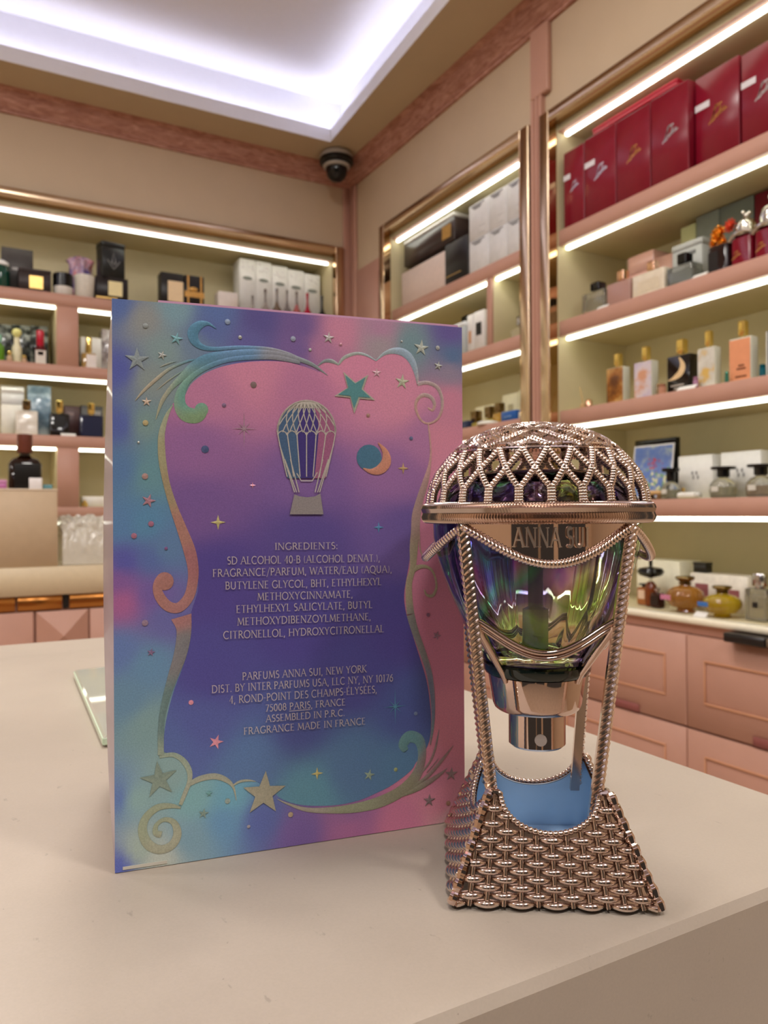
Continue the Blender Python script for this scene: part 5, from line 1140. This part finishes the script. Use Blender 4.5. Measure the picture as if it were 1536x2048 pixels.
# ---------- back cabinet, top shelf
carton('B', 'large dark grey carton at the left end of the back cabinet top shelf', (3, 66), 497, Z1, .07, .06, (66, 62, 62), [('label_panel', .33, .70, .50, .56, (170, 166, 164))])
carton('B', 'low dark carton with gold label in front of the large dark grey one', (37, 102), 538, Z1, .022, .045, (54, 44, 44), [('gold_label', .33, .75, .12, .68, (230, 200, 130))], lid=.14)
turned('B', 'dark green bottle with white domed cap at the left edge', (-22, 20), 521, Z1, .05, [('bottle_body', mat('dark_green_glass', (10, 66, 52), .1, coat=.4, noise=.05), [(.95, 0), (1, .02), (1, .74), (.9, .78)]), ('cap', M((236, 236, 234), .2), [(.92, .785), (.96, .8), (.9, .92), (.5, 1)])])
turned('B', 'white candle jar with tall black lid on the back cabinet top shelf', (105, 146), 549, Z1, .05, [('jar', M((226, 222, 216), .3), [(.86, 0), (.92, .02), (.95, .40)]), ('lid', blackm, [(1, .405), (1, .97), (.9, 1)])], None, 'candle', 'candle_jar')
turned('B', 'white textured candle cup right of the black-lidded candle', (147, 190), 553, Z1, .05, [('cup', mat('white_textured_ceramic', (224, 220, 210), .4, noise=.12, nscale=220, bump=.6), [(.80, 0), (.86, .02), (1, .96), (.9, 1), (.86, .9), (.80, .85), (.001, .84)])], None, 'candle', 'candle_cup')
t, w_, h_ = place('B', 'fabric_bundle', 'crumpled pink and violet cloth bundle behind the white candle cup', 'cloth', 134, 190, 513, Z1, .15, .06)
def cloth(th, z): return 1+.16*sin(5*th+z*60)+.09*sin(9*th-z*110)
MB().lathe([(w_*.40, 0), (w_*.46, h_*.2), (w_*.44, h_*.55), (w_*.36, h_*.8), (w_*.45, h_*.93), (w_*.30, h_), (.002, h_*.9)], 56, mod=cloth).build('cloth', vert_noise('pink_violet_cloth', (214, 120, 130), (90, 70, 150), (206, 170, 190), 26), t, smooth=70)
MB().lathe([(w_*.26, h_*.18), (w_*.3, h_*.42), (w_*.2, h_*.6), (.002, h_*.62)], 30, cx=w_*.24, cy=-w_*.28, mod=cloth).build('blue_knot', M((28, 42, 128), .5, noise=.15), t, smooth=70)
zlow = on(1, YB+.04, 222, 554).z
t, w_, h_ = carton('B', 'low black carton with cream label and gold edge right of the candle cup', (192, 256), 555, Z1, .035, .06, (26, 18, 20), [('cream_label', .38, .82, .24, .84, (240, 226, 170)), ('gold_edge', .0, .66, .10, .16, (226, 196, 130))])
p = on(1, YB+.05, 225, 487)
t = thing('carton', 'black carton with silver diamond emblem standing on the low black carton', 'box', (on(1, YB+.06, 222, 520).x, YB+.068, Z1+h_+.0012), math.radians(12))
w2, h2 = .083, p.z-(Z1+h_+.001); MB().box(-w2/2, w2/2, -.03, .03, 0, h2*.86, .001).build('box_body', M((26, 30, 32), .35), t); MB().box(-w2/2-.0008, w2/2+.0008, -.0308, .0308, h2*.865, h2, .001).build('lid', M((26, 30, 32), .35), t)
em2 = MB()
for L_ in ([(-.28, .48), (0, .24), (.28, .48)], [(-.1, .40), (0, .72), (.1, .40)], [(-.08, .46), (0, .34), (.08, .46)]):
    l_, r_ = stroke2([(a*w2, b*h2) for a, b in L_], .0022); k = len(l_); em2.add([(q[0], -.0305, q[1]) for q in l_]+[(q[0], -.0305, q[1]) for q in r_], [(i, k+i, k+i+1, i+1) for i in range(k-1)])
em2.build('silver_emblem', M((170, 172, 172), .3), t, smooth=0)
carton('B', 'black carton with cream label left of the gold-ribboned one', (322, 367), 546, Z1, .04, .06, (24, 20, 20), [('cream_label', .30, .98, .22, .78, (244, 218, 176))])
t, w_, h_ = carton('B', 'black carton tied with gold ribbon on the back cabinet top shelf', (369, 408), 552, Z1, .04, .06, (22, 18, 18))
rb2 = MB()
for u in (-.36, .30): rb2.box(w_*u, w_*(u+.09), -.0312, -.0301, .001, h_)
rb2.box(-w_/2, w_/2, -.0316, -.0313, h_*.40, h_*.56); rb2.ball((w_*-.05, -.033, h_*.62), w_*.16, 10, 6, 1.4, .3, .7); rb2.build('gold_ribbon', mat('gold_satin_ribbon', (216, 166, 90), .35, .3, noise=.1), t)
gs = 'white cartons with grey oval labels, right end of the back cabinet top shelf'
for i in range(5):
    xx = (479+i*32.4, 510.6+i*32.4); yt_ = 516+i*8.3
    t, w_, h_ = carton('B', 'white foil carton with grey oval label, %s of the five' % ('leftmost', 'second from left', 'middle', 'second from right', 'rightmost')[i], xx, yt_, Z1, .10, .085, (226, 226, 224), group=gs, rough=.25)
    o_ = MB(); o_.add([(w_*.30*cos(k*pi/10), -.0432, h_*.70+w_*.11*sin(k*pi/10)) for k in range(20)], [tuple(range(20))]); o_.build('oval_label', M((136, 144, 138), .4), t, smooth=0)
    f_ = MB(); random.seed(40+i)
    for k in range(9):
        a_, b_ = random.uniform(-.42, .3)*w_, random.uniform(.82, .97)*h_; f_.add([(a_, -.0431, b_), (a_+w_*.12, -.0431, b_-h_*.03), (a_+w_*.14, -.0436, b_-h_*.01), (a_+w_*.03, -.0436, b_+h_*.02)], [(0, 1, 2, 3)])
    f_.build('foil_flecks', mat('white_foil', (246, 246, 248), .15, .3), t, smooth=0)
carton('B', 'plain pale pink carton left of the white foil cartons', (437, 476), 584, Z1, .05, .06, (232, 222, 216))
def longneck(label, x, yt, col, tr, s=.035):
    m = glass(col, tr) if tr else mat('lacquer_%d_%d_%d' % col, col, .12, coat=.4, noise=.05)
    turned('B', label, x, yt, Z1, s, [('bottle_body', m, [(.8, 0), (.95, .03), (1, .28), (.86, .36), (.40, .48), (.27, .58)]), ('stopper', m if not tr else mat('dark_stopper_%d' % col[0], (120, 112, 108), .2, .5), [(.25, .585), (.21, .74), (.24, .88), (.30, .96), (.14, 1)])], 'long-necked bottles before the white foil cartons')
longneck('bright crimson long-necked bottle in front of the white foil cartons', (604, 625), 586, (176, 16, 56), 0)
longneck('black long-necked bottle at the right end of the back cabinet top shelf', (634, 654), 591, (28, 30, 32), 0)
longneck('clear long-necked bottle with dark stopper, leftmost before the white foil cartons', (496, 514), 591, (226, 222, 214), .7)
longneck('clear long-necked bottle before the second white foil carton', (520, 541), 578, (216, 206, 200), .7)
longneck('brownish long-necked bottle before the middle white foil carton', (543, 564), 577, (150, 128, 112), .5)
longneck('smoky long-necked bottle left of the pink-topped one', (565, 583), 580, (160, 150, 150), .5)
longneck('pink-topped clear bottle left of the crimson bottle', (583, 603), 583, (226, 130, 130), .5)
# ---------- back cabinet, second shelf
gd = 'dark foil cartons at the back of the second shelf, left compartment'
dk = vert_noise('dark_foil_print', (34, 38, 38), (150, 156, 150), (62, 68, 66), 46)
for k_, (xx, yt_) in enumerate(((( -14, 22), 648), ((23, 60), 650), ((61, 96), 652))):
    t, w_, h_ = place('B', 'carton', ('dark silver-patterned carton at the left edge of the second shelf', 'dark silver-patterned carton behind the yellow-topped bottle', 'dark silver-patterned carton behind the red-topped bottle')[k_], 'box', xx[0], xx[1], yt_, Z2, .13, .07, gd)
    MB().box(-w_/2, w_/2, -.035, .035, 0, h_, .001).build('box_body', dk, t)
turned('B', 'cream bottle with pale yellow ball stopper on the second shelf', (22, 45), 657, Z2, .05, [('bottle_body', mat('cream_ceramic', (226, 220, 186), .25, noise=.06), [(.8, 0), (.86, .03), (.9, .42), (.7, .50), (.5, .54), (.52, .74)]), ('ball_stopper', M((232, 230, 150), .25), [(.3, .745), (.72, .80), (.86, .88), (.7, .96), (.1, 1)])])
for k_, (xx, yt_) in enumerate((((13, 25), 702), ((43, 54), 710))):
    turned('B', ('tiny gold-topped flask left of the yellow-topped bottle', 'tiny gold-topped flask right of the yellow-topped bottle')[k_], xx, yt_, Z2, .03, [('bottle_body', mat('pale_peach_glass', (230, 196, 160), .1, trans=.3), [(.8, 0), (1, .1), (.9, .5), (.4, .6)]), ('stopper', goldcap, [(.4, .605), (.8, .75), (.6, .95), (.1, 1)])])
t, w_, d_, hb, h_ = flat_bottle('B', 'square bottle with red ball stopper and white label on the second shelf', (70, 92), 660, 694, Z2, .05, .8, mat('dark_red_glass', (86, 14, 24), .1, trans=.2), M((186, 26, 54), .2), .7, shape='round', face=[('white_label', M((222, 214, 206), .4), .02, .98, .04, .82), ('red_mark', M((190, 90, 100), .4), .25, .75, .55, .75)])
turned('B', 'leaf green bottle at the left edge of the second shelf', (-18, 9), 668, Z2, .05, [('bottle_body', mat('leaf_green_glass', (110, 168, 40), .1, trans=.3), [(.9, 0), (1, .05), (1, .55), (.4, .68)]), ('stopper', M((150, 206, 180), .2), [(.4, .685), (.7, .8), (.6, .95), (.1, 1)])])
carton('B', 'white carton behind the gold-capped bottle in the right compartment', (161, 179), 674, Z2, .09, .05, (226, 222, 218))
carton('B', 'white carton right of the gold-capped bottle in the right compartment', (181, 203), 676, Z2, .10, .05, (230, 228, 226))
flat_bottle('B', 'amber-sided bottle with gold cap and white label in the right compartment', (164, 193), 674, 706, Z2, .03, .6, mat('pale_amber_glass', (206, 166, 96), .08, trans=.4), goldcap, .42, shape='round', face=[('white_label', M((234, 226, 222), .35), .30, .98, .04, .90)])
t, w_, h_ = place('B', 'carton', 'silver grey patterned carton beside the gift box in the right compartment', 'box', 204, 240, 660, Z2, .11, .07)
MB().box(-w_/2, w_/2, -.035, .035, 0, h_, .001).build('box_body', vert_noise('silver_grey_print', (120, 110, 112), (226, 226, 232), (170, 160, 162), 40), t)
# ---------- back cabinet, third shelf
carton('B', 'large white carton behind the white marbled bottle', (2, 47), 809, Z3, .10, .06, (228, 224, 216))
hz = on(1, YB+.10, 25, 809).z
t, w_, h_ = place('B', 'carton', 'white foil carton lying on top of the large white carton', 'box', 2, 48, 773, hz+.0012, .10, .06)
MB().box(-w_/2, w_/2, -.03, .03, 0, h_*.6, .001).build('box_body', M((224, 224, 226), .2), t); MB().box(-w_/2-.0008, w_/2+.0008, -.0308, .0308, h_*.61, h_, .001).build('lid', mat('white_foil', (246, 246, 248), .15, .3), t)
t, w_, h_ = place('B', 'carton', 'tall blue-grey foil carton between the white and the black bottles', 'box', 55, 102, 772, Z3, .09, .06)
MB().box(-w_/2, w_/2, -.03, .03, 0, h_, .001).build('box_body', vert_noise('blue_grey_foil', (96, 120, 138), (206, 220, 232), (130, 154, 172), 18), t)
flat_bottle('B', 'square white marbled bottle with gold cap on the third back shelf', (31, 76), 800, 821, Z3, .03, .45, vert_noise('white_marble', (206, 196, 182), (236, 232, 224), (226, 220, 208), 16), darkbrass, .38)
flat_bottle('B', 'square black bottle with gold cap on the third back shelf', (99, 139), 801, 827, Z3, .03, .45, mat('black_glass', (22, 18, 16), .1, coat=.3), goldcap, .36, face=[('carved_panel', M((34, 34, 36), .3), .2, .8, .4, .9)])
flat_bottle('B', 'square navy bottle with gold cap beside the gift box', (159, 207), 806, 830, Z3, .03, .45, mat('navy_glass', (16, 22, 50), .1, coat=.3, noise=.05), goldcap, .28, face=[('navy_panel', M((20, 28, 62), .3), .1, .9, .05, .9)])
carton('B', 'dark maroon carton behind the gap between the black and navy bottles', (128, 160), 812, Z3, .11, .06, (74, 48, 50), [('label_panel', .2, .6, .7, .8, (140, 120, 120))])
carton('B', 'dark grey carton behind the navy bottle', (162, 206), 812, Z3, .11, .06, (70, 68, 68), [('label_panel', .6, .9, .6, .85, (150, 148, 146))])
price_tag('B', 'white price tag between the black and the navy bottle', (122, 152), 870, Z3, .013)

carton('B', 'low white carton on the lowest back shelf beside the gift box', (165, 212), 993, Z4, .04, .06, (236, 232, 222))
turned('B', 'tiny gold flask left of the low white carton on the lowest back shelf', (163, 176), 1000, Z4, .02, [('bottle_body', goldcap, [(.7, 0), (1, .1), (.9, .6), (.5, .7)]), ('stopper', goldcap, [(.4, .705), (.5, .9), (.2, 1)])])
# ---------- on the back worktop
WZ = .9584
p0, p1 = on(1, WY+.015, -60, 978), on(1, WY+.015, 115, 978)
rz_ = p1.z; t = thing('display_riser', 'large plain beige block at the front of the back worktop carrying the dark bottle', 'riser', ((p0.x+p1.x)/2, WY+.015+.09, WZ), 0)
rw = p1.x-p0.x
MB().box(-rw/2, rw/2, -.09, .09, 0, rz_-WZ-.006, .002).build('riser_body', mat('beige_riser', (196, 172, 142), .5, noise=.03, nscale=40), t)
MB().box(-rw/2-.001, rw/2+.001, -.091, .091, rz_-WZ-.0058, rz_-WZ, .001).build('riser_top', mat('riser_top', (224, 206, 182), .4, noise=.03), t)
def onriser(name, label, cat, x0, x1, yt, s):
    a, b = on(1, WY+s, x0, yt), on(1, WY+s, x1, yt)
    return thing(name, label, cat, ((a.x+b.x)/2, WY+s, rz_+.0004), 0), b.x-a.x, on(1, WY+s, (x0+x1)/2, yt).z-rz_
t, w_, h_ = onriser('perfume_bottle', 'dark brown square-shouldered bottle with reddish brown cap on the beige block', 'bottle', 16, 82, 869, .07)
bh = h_*.615
MB().rr(w_, w_*.6, .012, [(0, .002), (.002, 0), (bh*.74, 0), (bh*.88, .010), (bh*.96, .030), (bh, w_*.33)]).build('bottle_body', mat('dark_brown_glass', (38, 20, 12), .06, trans=.25), t)
MB().rr(w_*.78, .0008, .0003, [(.004, .0003), (.005, 0), (bh*.72, 0), (bh*.74, .0003)], cx=.004, cy=-w_*.3-.0008).build('black_label', M((16, 14, 14), .35), t)
MB().lathe([(w_*.16, bh+.0003), (w_*.16, bh+.007)], 20).build('neck_collar', M((60, 44, 34), .3), t)
MB().lathe([(w_*.235, bh+.0073), (w_*.245, bh+.009), (w_*.235, h_-.002), (w_*.21, h_)], 28).build('cap', mat('reddish_brown_wood', (104, 52, 38), .4, noise=.1, nscale=120), t)
t, w_, h_ = onriser('price_tag', 'white price tag in front of the dark brown bottle on the beige block', 'price tag', 58, 84, 956, .022)
MB().rr(w_, .001, .0004, [(.001, .0005), (.002, 0), (h_-.001, 0), (h_, .0005)]).build('tag_card', M((240, 236, 236), .35), t); MB().box(-w_/2, w_/2, -.002, .008, 0, .0009).build('tag_foot', M((226, 222, 222), .35), t)
t, w_, h_ = onriser('small_box', 'little magenta box at the left edge on the beige block', 'box', -14, 13, 960, .06)
MB().box(-w_/2, w_/2, -.015, .015, 0, h_*.6, .001).build('box_body', M((186, 110, 166), .4), t); MB().box(-w_/2-.0006, w_/2+.0006, -.0156, .0156, h_*.61, h_, .001).build('lid', M((206, 140, 186), .4), t)
t, w_, h_ = onriser('blotter_pad', 'little teal pad lying right of the dark brown bottle', 'pad', 86, 104, 970, .06)
MB().box(-w_/2, w_/2, -.014, .014, 0, h_, .001).build('pad', M((96, 150, 160), .4), t)
# crumpled clear wrapping beside the block
a = on(1, WY+.08, 118, 1020); b = on(1, WY+.08, 250, 1020)
t = tag(None, '', '') if False else None
random.seed(11)
import mathutils.noise as NZ
def wrap_r(i, j):
    x = a.x+.004+(b.x-a.x)*i; h = max(.008, (1.125-WZ)*(.30+.70*sin(pi*min(1, .10+j*.86))**.8))
    th = pi*j; y = WY+.108-.085*cos(th)
    z = WZ+.002+(1.112-WZ)*sin(th)**.6
    n_ = NZ.noise_vector(Vector((x*34, th*2.6, 3.1)))*.022+NZ.noise_vector(Vector((x*90, th*7, 1.3)))*.012
    e = sin(pi*min(max(j, .0), 1)); return (max(x+n_.x*.6*e, a.x+.003), y+n_.y*e, max(z+n_.z*e, WZ+.0012))
wp = MB(); wp.grid(wrap_r, 44, 52)
o = wp.build('plastic_wrap', mat('clear_crumpled_plastic', (244, 240, 232), .16, trans=.45, noise=.05), None, smooth=0)
tag(o, 'crumpled clear plastic wrapping on the back worktop between the beige block and gift box', 'plastic wrap')
